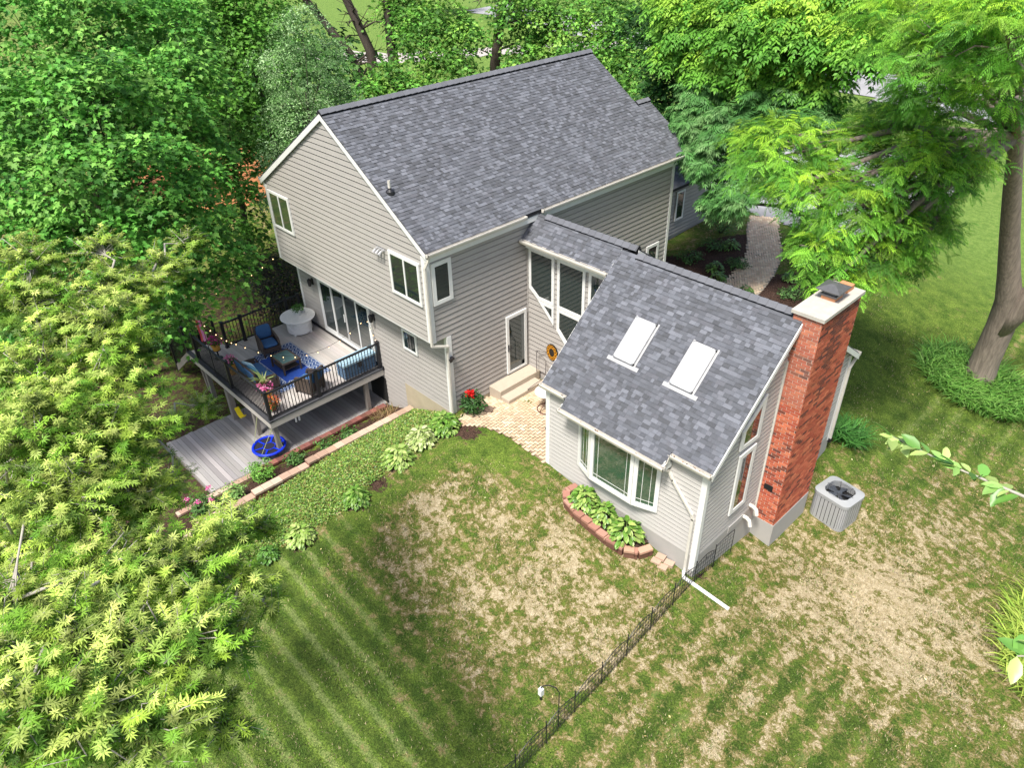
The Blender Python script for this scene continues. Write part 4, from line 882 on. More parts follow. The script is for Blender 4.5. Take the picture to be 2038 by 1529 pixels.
def flower_pot(label, x, y, z, petals, pr=.16, ph=.26, pot=(.65, .33, .06), leafy=True, blades=False, seed=1, fs=.055, hr=.26, potname='flower_pot', cat='flower pot'):
    r = thing(potname, label, cat, (x, y, z)); q = MB(); q.lathe([(pr*.72, 0), (pr*.98, ph-.05), (pr*1.06, ph-.05), (pr*1.06, ph), (pr*.9, ph), (pr*.85, ph-.04)], (x, y, z), 18); q.build('pot', mat('pot_%d' % int(pot[0]*1000+pot[1]*10), pot, .55, .08), r, smooth=False)
    leafcloud('leaves', (x, y, z+ph+.07), (hr*.9, hr*.9, .13), 260, .07, [(.05, .14, .03), (.09, .22, .05)], LEAF, r, seed=seed)
    if petals: leafcloud('flowers', (x, y, z+ph+.13), (hr, hr, .16), 260, fs, petals, PETAL, r, seed=seed+5, up=.8, shell=.7)
    if blades:
        rr = np.random.default_rng(seed); n = 26; ang = rr.random(n)*6.28; ax = np.stack([np.cos(ang), np.sin(ang), rr.random(n)*1.6+.6], 1); nr_ = np.stack([-np.cos(ang)*.6, -np.sin(ang)*.6, np.ones(n)], 1); nr_ /= np.linalg.norm(nr_, axis=1)[:, None]
        place_leaves('spiky_blades', np.tile((x, y, z+ph), (n, 1)), nr_, .62, [(.22, .30, .10), (.30, .36, .14)], LEAF, r, (0, 0, 0), rr, BLADE, ax)
    return r
PINK = [(.80, .16, .42), (.85, .30, .55), (.75, .10, .34), (.88, .42, .62)]; MAG = [(.62, .03, .26), (.75, .06, .36), (.55, .02, .22)]
flower_pot('yellow pot of magenta flowers by the far deck corner, below the windsock', -8.35, -3.15, DZ+.35, MAG, seed=2)
q = MB(); q.lathe([(.14, 0), (.14, .02), (.03, .03), (.03, .33), (.15, .34), (.15, .35)], (-8.35, -3.15, DZ), 14); tag(q.build('plant_stand', BLACK, org=(-8.35, -3.15, DZ)), 'black stand under the magenta flower pot', 'plant stand')
flower_pot('tall yellow pot of pink flowers behind the far end of the sofa', -7.05, -3.25, DZ, PINK, pr=.15, ph=.42, seed=3, hr=.2)
flower_pot('yellow pot with pink geraniums and spiky blades at the near deck corner', -4.78, -3.2, DZ+.18, PINK, pr=.2, ph=.26, blades=True, seed=4, hr=.24, fs=.08)
flower_pot('small pot of orange coleus on the deck by the near rail corner', -4.12, -3.36, DZ+.05, [(.62, .12, .03), (.72, .22, .06), (.45, .07, .03)], pr=.13, ph=.18, pot=(.35, .13, .05), seed=5, hr=.24)
q = MB(); 
for a in np.arange(0, 6.28, 2.09): q.tube([(-4.12+.12*math.cos(a), -3.36+.12*math.sin(a), DZ+.07), (-4.12+.2*math.cos(a), -3.36+.2*math.sin(a), DZ)], .008, 6)
q.tube([(-4.12+.15*math.cos(a), -3.36+.15*math.sin(a), DZ+.05) for a in np.arange(0, 6.5, .4)], .008, 6); tag(q.build('plant_stand', BLACK, org=(-4.12, -3.36, DZ)), 'wire stand under the orange coleus pot', 'plant stand')
flower_pot('green leafy plant in a white pot on the fire table', -8.05, -.02, DZ+.662, None, pr=.11, ph=.17, pot=(.72, .73, .70), seed=6, hr=.26)
# windsock on its pole
ws = thing('windsock', 'rainbow striped windsock with ribbons hanging on a pole by the far rail', 'windsock', (-7.45, -3.76, DZ+1.0))
q = MB(); q.tube([(-7.2, -3.76, DZ), (-7.2, -3.76, 2.72), (-7.26, -3.76, 2.8), (-7.40, -3.76, 2.78)], .012, 8); q.build('pole', BLACK, ws)
q = MB(); q.lathe([(.085, 2.24), (.09, 2.66)], (-7.42, -3.76, 0), 16, col=(.55, .62, .42)); q.lathe([(.092, 2.36), (.092, 2.46)], (-7.42, -3.76, 0), 16, col=(.65, .02, .02)); q.build('sleeve', PAINTATTR, ws)
for k_, c in enumerate([(.85, .30, .05), (.85, .45, .12), (.75, .03, .03), (.60, .04, .12), (.75, .25, .60), (.85, .45, .65)]):
    a = k_*1.05+1.9; x, y = -7.42+.08*math.cos(a), -3.76+.08*math.sin(a); t = Vector((-math.sin(a), math.cos(a), 0))*.035; q = MB()
    pts = [Vector((x, y, 2.24)), Vector((x-.02, y, 1.95)), Vector((x-.06+.03*k_*.3, y+.02, 1.62)), Vector((x-.06+.02*k_, y, 1.36+.02*k_))]
    for i in range(3): q.add([pts[i]-t, pts[i]+t, pts[i+1]+t, pts[i+1]-t], [(0, 1, 2, 3)], c)
    q.build('ribbon', PAINTATTR, ws)
# string lights
sg = thing('string_lights', 'string of small warm bulbs strung around the deck', 'string lights', (-7.2, -3.76, DZ))
def strand(A, B, sag, n, lit=True):
    A, B = Vector(A), Vector(B); pts = [A+(B-A)*(i/16)-Vector((0, 0, sag*4*(i/16)*(1-i/16))) for i in range(17)]
    q = MB(); q.tube(pts, .006, 5); q.build('wire', BLACK, sg)
    for i in range(n):
        t = (i+.5)/n; p = A+(B-A)*t-Vector((0, 0, sag*4*t*(1-t)+.03)); q = MB(); q.ball(p-Vector((0, 0, .02)), .015, 6, 4, (1, 1, 1.3)); q.build('bulb', BULB, sg)
        q = MB(); q.tube([p+Vector((0, 0, .03)), p], .014, 6); q.build('socket', BLACK, sg)
q = MB(); q.tube([(-8.78, -3.62, DZ+.0), (-8.78, -3.62, 2.3)], .015, 6); q.build('pole', BLACK, sg)
strand((-8.78, -3.62, 2.3), (-8.75, .45, 3.1), .35, 9); strand((-7.22, -3.76, 2.75), (-8.78, -3.62, 2.3), .1, 3); strand((-7.22, -3.76, 2.2), (-6.9, -2.9, 1.15), .15, 7)
strand((-6.9, -2.9, 1.15), (-4.0, YD-.2, 2.0), .95, 11); strand((-4.0, YD-.2, 2.0), (-3.72, YD-.1, 1.15), .1, 4)
# swings under the deck
sg2 = thing('saucer_swing', 'blue round saucer swing hanging on ropes below the near deck corner', 'swing', (-4.12, -3.80, -1.1)); c = Vector((-4.12, -3.80, -1.12))
q = MB(); q.tube([c+Vector((.5*math.cos(a), .5*math.sin(a), 0)) for a in np.linspace(0, 2*math.pi, 33)], .045, 8, cap=False); q.build('ring', mat('cobalt_plastic', (.005, .03, .55), .4, .1), sg2, smooth=True)
q = MB(); q.lathe([(.0, -.03), (.46, -.012), (.46, -.008), (.0, -.026)], c, 24); q.build('web_seat', mat('black_mesh', (.012, .012, .03), .8, .2, 60), sg2)
q = MB(); q.tube([c+Vector((.19*math.cos(a), .19*math.sin(a), -.008)) for a in np.linspace(0, 2*math.pi, 25)], .012, 6, cap=False)
for a in (.3, 1.35, 2.4, 3.45, 4.5, 5.55): q.beam(c+Vector((.19*math.cos(a), .19*math.sin(a), -.004)), c+Vector((.47*math.cos(a), .47*math.sin(a), .012)), .05, .01)
q.build('straps', MATS['cobalt_plastic'], sg2)
q = MB()
for a in (.6, 2.2, 3.8, 5.3): q = MB(); q.tube([c+Vector((.5*math.cos(a), .5*math.sin(a), 0)), Vector((-4.25+(.5 if math.cos(a) > 0 else -.5), -3.66, -.2))], .009, 6); q.build('rope', mat('green_rope', (.30, .33, .16), .8, .1), sg2)
ys = thing('sling_swing', 'small yellow swing seat hanging below the deck edge', 'swing', (-6.0, -3.75, -.85)); q = MB()
P4 = [(-6.22, -.70), (-6.1, -.86), (-5.96, -.93), (-5.82, -.90), (-5.72, -.78)]
for (a, b), (c_, d_) in zip(P4[:-1], P4[1:]): q.prism([(a, -3.84, b), (c_, -3.84, d_), (c_, -3.84, d_+.02), (a, -3.84, b+.02)], (0, .16, 0))
q.build('seat', mat('yellow_plastic', (.85, .68, .02), .4, .05), ys); q = MB()
for x in (-6.22, -5.72): q = MB(); q.tube([(x, -3.76, -.72), (x+.02, -3.68, -.2)], .007, 6); q.build('rope', BLACK, ys)
# ---------------------------------------------------------------- walls of the planting beds
BC = [lin(178,152,134), lin(186,162,144), lin(168,142,124), lin(190,168,150), lin(160,132,116)]
def block_wall(name, label, pts, top, w, pal, hgt, bl=.30, cat='garden wall', group=None, lower=None):
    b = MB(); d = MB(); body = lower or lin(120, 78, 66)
    for (A, B) in zip(pts[:-1], pts[1:]):
        A, B = Vector(A), Vector(B); L = (B-A).length; u = (B-A)/L; t = 0; k_ = 0; nrm = Vector((0, 0, 1)).cross(u).normalized()
        while t < L-.03:
            l = min(bl, L-t); p = A+u*t; z = top if not callable(top) else top(p.x, p.y)
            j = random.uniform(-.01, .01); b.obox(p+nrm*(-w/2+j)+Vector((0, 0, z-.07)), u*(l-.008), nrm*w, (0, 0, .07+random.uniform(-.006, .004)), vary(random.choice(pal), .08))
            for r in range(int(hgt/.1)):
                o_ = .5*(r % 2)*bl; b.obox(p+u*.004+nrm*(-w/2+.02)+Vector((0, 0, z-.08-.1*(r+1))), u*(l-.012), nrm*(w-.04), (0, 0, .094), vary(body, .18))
            t += l
    o = b.build(name, PAINTATTR, org=pts[0]); tag(o, label, cat, group); return o
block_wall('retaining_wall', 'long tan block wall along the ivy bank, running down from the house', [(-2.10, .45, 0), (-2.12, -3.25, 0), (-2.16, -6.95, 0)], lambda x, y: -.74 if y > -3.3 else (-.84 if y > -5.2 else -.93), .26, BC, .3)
block_wall('edging_wall', 'low red brick edging beside the lower platform', [(-3.52, .3, 0), (-3.52, -4.6, 0)], -1.30, .22, [lin(120,78,72), lin(135,86,78), lin(105,68,62)], .1, bl=.2)
block_wall('edging_wall', 'pale stone edging at the outer end of the lower platform', [(-3.5, -4.7, 0), (-3.45, -7.2, 0)], -1.34, .2, BC, .1, bl=.4)
sq = MB()
for x, y, z, r in ((-1.95, -7.15, -1.0, .3), (-1.66, -7.3, -1.03, .2), (-1.9, -7.45, -1.06, .25), (-1.55, -7.05, -1.02, .1), (-2.1, -6.95, -1.0, .15), (-1.35, -7.25, -1.05, .3)): sq.obox((x-.14, y-.14, z), (.27, .03, 0), (-.03, .27, 0), (0, 0, .07), vary(random.choice(BC), .05))
tag(sq.build('stepping_stones', PAINTATTR, org=(-1.8, -7.2, -1.05)), 'cluster of tan paving blocks at the lower end of the block wall', 'paving blocks')
pw = [(4.80, .98, 0), (4.72, .62, 0), (4.92, .40, 0), (5.35, .30, 0), (5.9, .28, 0), (6.5, .27, 0), (7.0, .34, 0), (7.30, .55, 0), (7.45, .92, 0)]
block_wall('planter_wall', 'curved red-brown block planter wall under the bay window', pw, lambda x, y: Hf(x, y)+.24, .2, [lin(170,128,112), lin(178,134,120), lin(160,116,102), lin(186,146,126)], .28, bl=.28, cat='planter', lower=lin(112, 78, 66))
sb = MB(); z_ = Hf(7.75, 1.0)
for x, y, zz in ((7.72, .98, .07), (7.70, .82, .02), (7.98, 1.0, .02), (7.92, .8, -.02)): sb.obox((x-.1, y-.12, z_+zz-.06), (.24, .05, 0), (-.04, .18, 0), (0, 0, .09), vary(BC[0], .08))
tag(sb.build('loose_blocks', PAINTATTR, org=(7.8, .9, z_)), 'loose tan blocks beside the planter and the sunroom wall', 'blocks')
patch('planter_soil', [(4.85, .45), (7.2, .45), (7.3, 1.1), (4.85, 1.1)], .12, mat('mulch', (.05, .028, .02), .95, .4, 25, .4, 40), .17)
# ---------------------------------------------------------------- fence, feeder, drain pipe, heat pump
fn = thing('wire_garden_fence', 'low black wire garden fence running from the house corner across the lawn', 'fence', (8.75, 1.7, -1.15))
fy = 1.95; fx_ = 8.72; k_ = 0
while fy > -6.6:
    y1 = fy-.92; x0_, x1_ = 8.70+.03*k_*.8, 8.70+.03*(k_+1)*.8; z0_ = Hf(x0_, fy); z1_ = Hf(x1_, y1); q = MB(); hh = .62; A = Vector((x0_, fy, z0_)); B = Vector((x1_, y1, z1_)); up = Vector((0, 0, 1)); m = (A+B)/2
    arc = [A+(B-A)*(i/10)+up*(hh+.14*math.sin(math.pi*i/10)) for i in range(11)]
    q.tube(arc, .010, 5); q.tube([A+up*hh*.95, B+up*hh*.95], .006, 5); q.tube([A+up*.12, B+up*.12], .006, 5)
    for i in range(1, 8):
        p = A+(B-A)*(i/8); q.tube([p+up*.0, p+up*(hh+.13*math.sin(math.pi*i/8))], .006, 4)
    for zz in (.25, .40, .54): q.tube([A+up*zz, B+up*zz], .005, 4)
    q.tube([m+up*(hh*.95)+(B-A)*.05*math.cos(a)+up*(.06+.05*math.sin(a)) for a in np.linspace(0, 6.28, 9)], .005, 4)
    q.build('wire_panel', BLACK, fn)
    q = MB(); q.tube([A-up*.1, A+up*.78], .013, 6); q.ball(A+up*.79, .02, 6, 4); q.build('stake', BLACK, fn)
    fy = y1; k_ += 1
q = MB(); g_ = Vector((8.70, 1.95, Hf(8.7, 1.95))); 
q.tube([g_, g_+Vector((0, 0, .75)), g_+Vector((.05, .35, .9)), g_+Vector((.05, .75, .85)), g_+Vector((.05, .75, 0))], .009, 6)
for i in range(1, 6): q.tube([g_+Vector((.04, .12*i, .0)), g_+Vector((.04, .12*i, .82))], .004, 4)
for zz in (.15, .3, .45, .6, .72): q.tube([g_+Vector((0, 0, zz)), g_+Vector((.05, .75, zz))], .004, 4)
q.build('gate_panel', BLACK, fn)
fd = thing('bird_feeder_pole', 'white feeder hanging from a black shepherd hook in the lawn by the fence', 'bird feeder', (8.81, -4.05, -1.43)); b0 = Vector((8.81, -4.05, Hf(8.81, -4.05)))
q = MB(); q.tube([b0, b0+Vector((0, 0, 1.25)), b0+Vector((-.05, -.04, 1.40)), b0+Vector((-.18, -.14, 1.46)), b0+Vector((-.28, -.22, 1.40)), b0+Vector((-.30, -.23, 1.33))], .012, 8); q.build('hook', BLACK, fd)
q = MB(); q.box(b0+Vector((-.345, -.275, 1.10)), b0+Vector((-.255, -.185, 1.30))); q.build('feeder_box', WHITE, fd)
q = MB(); q.box(b0+Vector((-.32, -.25, .92)), b0+Vector((-.28, -.21, 1.08))); q.build('perch', BLACK, fd)
q = MB(); q.tube([(8.42, 1.0, -.82), (8.47, .92, -.95), (9.72, 1.12, Hf(9.72, 1.12)+.04)], .05, 10); tag(q.build('drain_pipe', WHITE, org=(8.45, 1, -1)), 'white drain pipe lying on the lawn from the house corner', 'pipe')
ac = thing('heat_pump', 'grey ribbed air conditioning unit on a pad behind the chimney', 'air conditioner', (9.82, 6.42, -1.7)); ax_, ay_, az_ = 9.86, 6.42, -1.70
AS = 1.13
def rrect(hx, hy, r, n=5):
    o = []
    for cx, cy, a0 in ((hx-r, hy-r, 0), (-hx+r, hy-r, 90), (-hx+r, -hy+r, 180), (hx-r, -hy+r, 270)):
        for i in range(n+1): a = R_(a0+90*i/n); o.append((cx+r*math.cos(a), cy+r*math.sin(a)))
    return o
rr_ = rrect(.47, .42, .16); Rm = Matrix.Rotation(R_(-8), 4, 'Z')
def acpt(x, y, z): v = Rm @ Vector((x*AS, y*AS, 0)); return (ax_+v.x, ay_+v.y, az_+z*AS)
q = MB(); q.prism([acpt(x*.93, y*.93, 0) for x, y in rr_], (0, 0, .78)); q.build('coil', DARK, ac)
q = MB()
n_ = 44; per = []
for i in range(len(rr_)):
    a, b = rr_[i], rr_[(i+1) % len(rr_)]; L = math.dist(a, b); m_ = max(1, round(L/.105))
    for j in range(m_): per.append(((a[0]+(b[0]-a[0])*j/m_, a[1]+(b[1]-a[1])*j/m_), (a[0]+(b[0]-a[0])*(j+.86)/m_, a[1]+(b[1]-a[1])*(j+.86)/m_)))
for a, b in per: q.add([acpt(*a, .03), acpt(*b, .03), acpt(*b, .78), acpt(*a, .78)], [(0, 1, 2, 3)])
q.prism([acpt(x, y, 0) for x, y in rr_], (0, 0, .05)); q.build('louvre_panels', mat('louvre_enamel', (.42, .43, .46), .4, .05, metal=.2), ac)
q = MB(); hr_ = .36; outer = [(x*1.03, y*1.03) for x, y in rr_]; n_ = len(outer)
for i in range(n_):
    a, b = outer[i], outer[(i+1) % n_]; ta = math.atan2(a[1], a[0]); tb_ = math.atan2(b[1], b[0]); ia = (hr_*math.cos(ta), hr_*math.sin(ta)); ib = (hr_*math.cos(tb_), hr_*math.sin(tb_))
    q.add([acpt(*a, .86), acpt(*b, .86), acpt(*ib, .90), acpt(*ia, .90), acpt(*a, .77), acpt(*b, .77), acpt(*ib, .72), acpt(*ia, .72)], [(0, 1, 2, 3), (4, 5, 1, 0), (3, 2, 6, 7)])
q.build('top_shroud', ACP, ac)
q = MB()
for k_ in range(5):
    a = k_*1.257; q.add([acpt(.06*math.cos(a), .06*math.sin(a), .80), acpt(.3*math.cos(a+.1), .3*math.sin(a+.1), .82), acpt(.3*math.cos(a+.75), .3*math.sin(a+.75), .76), acpt(.08*math.cos(a+.9), .08*math.sin(a+.9), .77)], [(0, 1, 2, 3)])
q.lathe([(.0, .84), (.075, .835), (.08, .76), (0, .76)], (ax_, ay_, az_+.1), 14); q.build('fan', mat('fan_grey', (.06, .07, .09), .5, .1), ac)
q = MB()
for rd in np.arange(.1, .34, .045): q.tube([acpt(rd*math.cos(a), rd*math.sin(a), .905) for a in np.linspace(0, 6.2832, 25)], .0035, 4, cap=False)
for a in np.arange(0, 6.2, 1.047): q.tube([acpt(.07*math.cos(a), .07*math.sin(a), .905), acpt(.36*math.cos(a), .36*math.sin(a), .90)], .006, 4)
q.build('grille', BLACK, ac)
q = MB(); q.prism([acpt(x, y, -.12) for x, y in ((-.52, -.5), (.62, -.5), (.62, .5), (-.52, .5))], (0, 0, .115)); q.build('pad', mat('pad_concrete', (.16, .16, .17), .9, .1), ac)
# ---- patio bits: chair, side table, sunflower plaque, rail
pc = thing('bistro_table', 'small white-topped iron table on the pavers under the sunroom eave', 'table', (1.95, 2.75, 0)); zc = Hf(1.95, 2.75)+.03
q = MB(); q.lathe([(.36, .66), (.38, .68), (.36, .70), (0.01, .70)], (1.95, 2.72, zc), 24); q.build('table_top', mat('mosaic_top', (.62, .60, .58), .5, .15, 30), pc)
q = MB(); q.lathe([(.02, .0), (.02, .66)], (1.95, 2.72, zc), 8)
for a in (.4, 2.5, 4.6): q.tube([(1.95+.3*math.cos(a), 2.72+.3*math.sin(a), zc), (1.95+.05*math.cos(a), 2.72+.05*math.sin(a), zc+.3)], .014, 6)
q.tube([(1.95+.3*math.cos(a), 2.72+.3*math.sin(a), zc+.02) for a in np.linspace(0, 6.2832, 25)], .016, 6, cap=False); q.build('iron_base', mat('rusty_iron', (.12, .05, .04), .8, .2), pc)
hr2 = thing('step_handrail', 'thin iron handrail at the far side of the concrete steps', 'handrail', (.6, 3.7, 0)); q = MB()
q.tube([(.55, 3.70, .34), (.55, 3.70, 1.15), (.95, 3.72, .92), (.98, 3.66, .15)], .014, 6); q.tube([(.55, 3.70, 1.15), (.98, 3.85, 1.15)], .012, 6); q.build('rail', mat('grey_iron', (.12, .11, .11), .6, .1), hr2)
q = MB(); q.tube([(.96, 3.66, .3), (.93, 3.2, .25), (.93, 2.9, .2)], .012, 6); q.build('lower_rail', mat('grey_iron', (.12, .11, .11)), hr2)
sn = thing('sunflower_plaque', 'sunflower wreath plaque hung on the siding below the angled windows', 'wall decoration', (1.1, CY-.03, 1.3)); q = MB()
q.prism([(1.12+.25*math.cos(a), CY-.05, 1.27+.30*math.sin(a)) for a in np.linspace(0, 6.28, 17)[:-1]], (0, .02, 0)); q.build('backing', mat('plaque_black', (.02, .015, .01), .8, .2), sn)
for i in range(11):
    a = i*.571+.3; cx, cz = 1.12+.17*math.cos(a), 1.27+.21*math.sin(a); q = MB()
    for k_ in range(9): t = k_*.698; q.add([(cx, CY-.058, cz), (cx+.055*math.cos(t-.25), CY-.062, cz+.055*math.sin(t-.25)), (cx+.075*math.cos(t), CY-.066, cz+.075*math.sin(t)), (cx+.055*math.cos(t+.25), CY-.062, cz+.055*math.sin(t+.25))], [(0, 1, 2, 3)], (.85, .38, .02))
    q.lathe([(.0, 0), (.024, 0)], (0, 0, 0), 8, col=(.09, .03, .01)) if False else q.add([(cx+.026*math.cos(t), CY-.07, cz+.026*math.sin(t)) for t in np.linspace(0, 6.28, 9)[:-1]], [tuple(range(8))], (.08, .02, .01)); q.build('sunflower', PETAL, sn)

# ---------------------------------------------------------------- plants
def hosta(x, y, r_, label, pal, seed, n=300, group='hostas'):
    t = thing('hosta', label, 'plant', (x, y, Hf(x, y)), group); r = np.random.default_rng(seed); z = Hf(x, y)
    ring = r.random(n)**.55; a = r.random(n)*6.283; P = np.stack([x+ring*r_*.72*np.cos(a), y+ring*r_*.72*np.sin(a), z+.10+r_*.75*(1-ring**2)+.03*r.normal(size=n)], 1)
    ax = np.stack([np.cos(a), np.sin(a), .55-1.1*ring], 1); nr_ = np.stack([np.cos(a)*.4*ring, np.sin(a)*.4*ring, np.ones(n)], 1)+r.normal(size=(n, 3))*.18; nr_ /= np.linalg.norm(nr_, axis=1)[:, None]
    T = (np.array([(0, 0, 0), (.3, .26, .06), (.7, .22, .03), (1, 0, -.12), (.7, -.22, .03), (.3, -.26, .06), (.35, 0, -.01), (.7, 0, -.03)]), [(0, 6, 1), (1, 6, 7, 2), (2, 7, 3), (0, 5, 6), (5, 4, 7, 6), (4, 3, 7)])
    place_leaves('leaves', P, nr_, .165*r_/.45, pal, LEAFG, t, (0, 0, 0), r, T, ax, cvar=.15)
    q = MB(); 
    for i in range(12): an = i*.52; q.tube([(x, y, z), (x+.3*r_*math.cos(an), y+.3*r_*math.sin(an), z+.12+r_*.5)], .008, 5, col=(.2, .3, .1))
    q.build('stems', PAINTATTR, t); return t
HG = [(.13, .28, .04), (.20, .36, .06), (.10, .22, .03), (.28, .42, .10)]; HV = [(.42, .50, .20), (.55, .60, .32), (.25, .36, .10), (.34, .44, .14)]; HY = [(.30, .44, .10), (.40, .50, .16), (.20, .34, .06)]
hosta(.42, -.15, .52, 'bright green hosta nearest the house corner and patio', HG, 1); hosta(.35, -1.0, .48, 'cream-edged pale hosta, second in the row below the house corner', HV, 2)
hosta(.50, -1.95, .50, 'yellow-green hosta in the middle of the row along the ivy bank', HY, 3); hosta(.80, -3.65, .40, 'small hosta past the bare mulch gap in the row along the ivy bank', HG, 4)
hosta(.75, -5.4, .42, 'lowest yellow-green hosta of the row along the ivy bank', HY, 5); hosta(.6, -6.3, .3, 'small dark hosta at the bottom end of the ivy bank', [(.08, .20, .03), (.12, .26, .05)], 6, 160)
def raise_(t, dz):
    t.location.z += dz
for i, (x, y, r_, lb) in enumerate(((5.28, .70, .46, 'hosta at the left end of the brick planter under the bay window'), (5.98, .72, .42, 'middle hosta of the brick planter under the bay window'), (6.75, .70, .52, 'large hosta at the right end of the brick planter under the bay window'))):
    raise_(hosta(x, y, r_, lb, HG+[(.34, .46, .12)], 20+i, 170), .14)
for i, (x, y, r_, lb) in enumerate(((2.4, 13.4, .35, 'light green hosta beside the curved path edge behind the wing'), (1.0, 13.6, .4, 'broad-leaved hosta in the front bed nearest the wing roof'), (.4, 14.3, .42, 'broad-leaved hosta in the middle of the front bed'), (3.0, 15.6, .35, 'green hosta on the far side of the curved path'), (-.3, 16.6, .4, 'pale hosta in the front bed by the bend of the path'))):
    hosta(x, y, r_, lb, [(.12, .26, .06), (.20, .38, .08)], 30+i, 90)
def shrub(name, label, cat, x, y, rad, h, pal, n, size, seed, group=None, m=None, z=None, stem=True, tm=OVAL):
    z = Hf(x, y) if z is None else z; t = thing(name, label, cat, (x, y, z), group); r = np.random.default_rng(seed)
    d = r.normal(size=(n, 3)); d /= np.linalg.norm(d, axis=1)[:, None]; rr = .4+.6*r.random(n)**.6; lump = 1+.2*np.sin(d[:, 0]*6+seed)+.15*np.sin(d[:, 1]*8+d[:, 2]*5)
    P = np.array((x, y, z+h*.52))+d*(rr*lump)[:, None]*np.array((rad, rad, h*.48)); nr_ = d*.5+np.array((0, 0, .5))+r.normal(size=(n, 3))*.35; nr_ /= np.linalg.norm(nr_, axis=1)[:, None]
    place_leaves('foliage', P, nr_, size, pal, m or LEAF, t, (0, 0, 0), r, tm)
    if stem:
        q = MB()
        for i in range(7): a = i*.9; q.tube([(x, y, z-.05), (x+rad*.3*math.cos(a), y+rad*.3*math.sin(a), z+h*.4), (x+rad*.55*math.cos(a), y+rad*.55*math.sin(a), z+h*.75)], [.02, .014, .005], 5)
        q.build('stems', BARKD, t)
    return t
G1 = [(.05, .13, .03), (.08, .19, .04), (.12, .25, .06)]
pe = shrub('peony_bush', 'dark green bush with a large red flower at the house corner', 'bush', .42, .98, .36, .75, [(.03, .09, .02), (.05, .13, .03)], 500, .13, 40)
leafcloud('red_flower', (.42, .95, .80), (.13, .13, .09), 60, .11, [(.75, .02, .015), (.62, .01, .01)], PETAL, pe, seed=3, up=.3)
shrub('small_shrub', 'low light green shrub at the outer edge of the lower platform', 'shrub', -3.0, -4.7, .42, .55, [(.14, .34, .05), (.20, .42, .07)], 900, .07, 41, z=-1.2)
ph = shrub('phlox_clump', 'leafy clump with magenta flowers at the lower platform corner', 'flowers', -2.75, -6.6, .42, .6, G1, 600, .09, 42, z=-1.2)
for i, (x, y) in enumerate(((-3.0, -6.25), (-2.6, -6.75), (-2.35, -6.45), (-2.8, -6.95))):
    leafcloud('flower_head', (x, y, -.62+.04*i), (.09, .09, .06), 50, .045, MAG+PINK, PETAL, ph, seed=50+i)
for i, (x, y, rr, h, lb) in enumerate(((-2.7, -2.5, .35, .5, 'dark leafy plant in the narrow bed, beside the middle of the block wall'), (-2.7, -1.7, .3, .45, 'dark leafy plant in the narrow bed behind the block wall, nearer the house'), (-2.8, -3.6, .32, .4, 'low green plant in the narrow bed near the saucer swing'), (-2.7, -5.7, .35, .4, 'light leafy plant between the low shrub and the magenta flowers'))):
    shrub('bed_plant', lb, 'plant', x, y, rr, h, G1 if i < 3 else [(.2, .38, .1), (.3, .46, .14)], 300, .10, 60+i, z=-1.3+.05*i)
def blades(name, label, x, y, rad, n, length, pal, seed, cat='grass clump', group=None, lean=None, ell=1.0, parent=None):
    r = np.random.default_rng(seed); a = r.random(n)*6.283; q = r.random(n)**.5; X = x+rad*q*np.cos(a); Y = y+rad*ell*q*np.sin(a); Z = H(X, Y)
    out = r.random(n)*6.283; up = .5+r.random(n)*.9; ax = np.stack([np.cos(out)+.5*np.cos(a), np.sin(out)+.5*np.sin(a), up], 1)
    nr_ = np.stack([-np.cos(out)*.8, -np.sin(out)*.8, np.ones(n)], 1)
    T = (np.array([(0, .015, 0), (0, -.015, 0), (.4, -.020, .12), (.4, .020, .12), (.8, -.014, .02), (.8, .014, .02), (1.05, 0, -.2)]), [(0, 1, 2, 3), (3, 2, 4, 5), (5, 4, 6)])
    o = place_leaves(name, np.stack([X, Y, Z], 1), nr_/np.linalg.norm(nr_, axis=1)[:, None], length, pal, LEAF, parent, (x, y, Hf(x, y)), r, T, ax)
    if not parent: tag(o, label, cat, group)
    return o
blades('daylily_clump', 'long green lily leaves ringing the foot of the big trunk', 10.4, 16.0, 1.9, 2600, .75, [(.08, .22, .03), (.14, .32, .05), (.20, .38, .08)], 70, 'plant', ell=.8)
blades('daylily_clump', 'clump of strap leaves against the far side of the sunroom behind the chimney', 8.75, 9.2, .42, 380, .7, [(.05, .17, .03), (.09, .26, .05)], 71, 'plant')
blades('ornamental_grass', 'large yellow-green grass clump at the right edge of the lawn', 15.75, 6.6, 1.05, 2800, .72, [(.30, .42, .06), (.42, .52, .10), (.22, .36, .05)], 72, ell=2.0)
blades('ornamental_grass', 'fine green grass tuft at the foot of the far siding corner', .2, 11.9, .45, 500, .6, [(.05, .18, .03), (.09, .26, .04)], 73)
blades('dry_grass', 'thin dry stalks against the foundation at the top of the narrow bed', -2.9, -.15, .4, 110, .38, [(.22, .15, .07), (.3, .2, .1)], 74, 'plant')
for i, (x, y, s_, lb) in enumerate(((-1.2, 12.9, .5, 'feathery low plant in the front bed by the far wall'), (-1.0, 14.6, .6, 'low green plant in the middle of the mulch bed'), (-.9, 16.2, .6, 'airy green plant near the far window'), (.9, 15.2, .5, 'low plant beside the path in the mulch bed'), (3.6, 14.6, .5, 'green plant across the path in the small mulch bed'), (-1.6, 17.8, .8, 'taller grey-green shrub at the end of the far wall'), (2.8, 17.2, .6, 'shrub on the right of the path under the walnut tree'))):
    shrub('garden_plant', lb, 'plant', x, y, s_, .35+.4*(i > 4), [(.10, .22, .06), (.16, .30, .09), (.07, .16, .05)], 420, .09, 80+i)
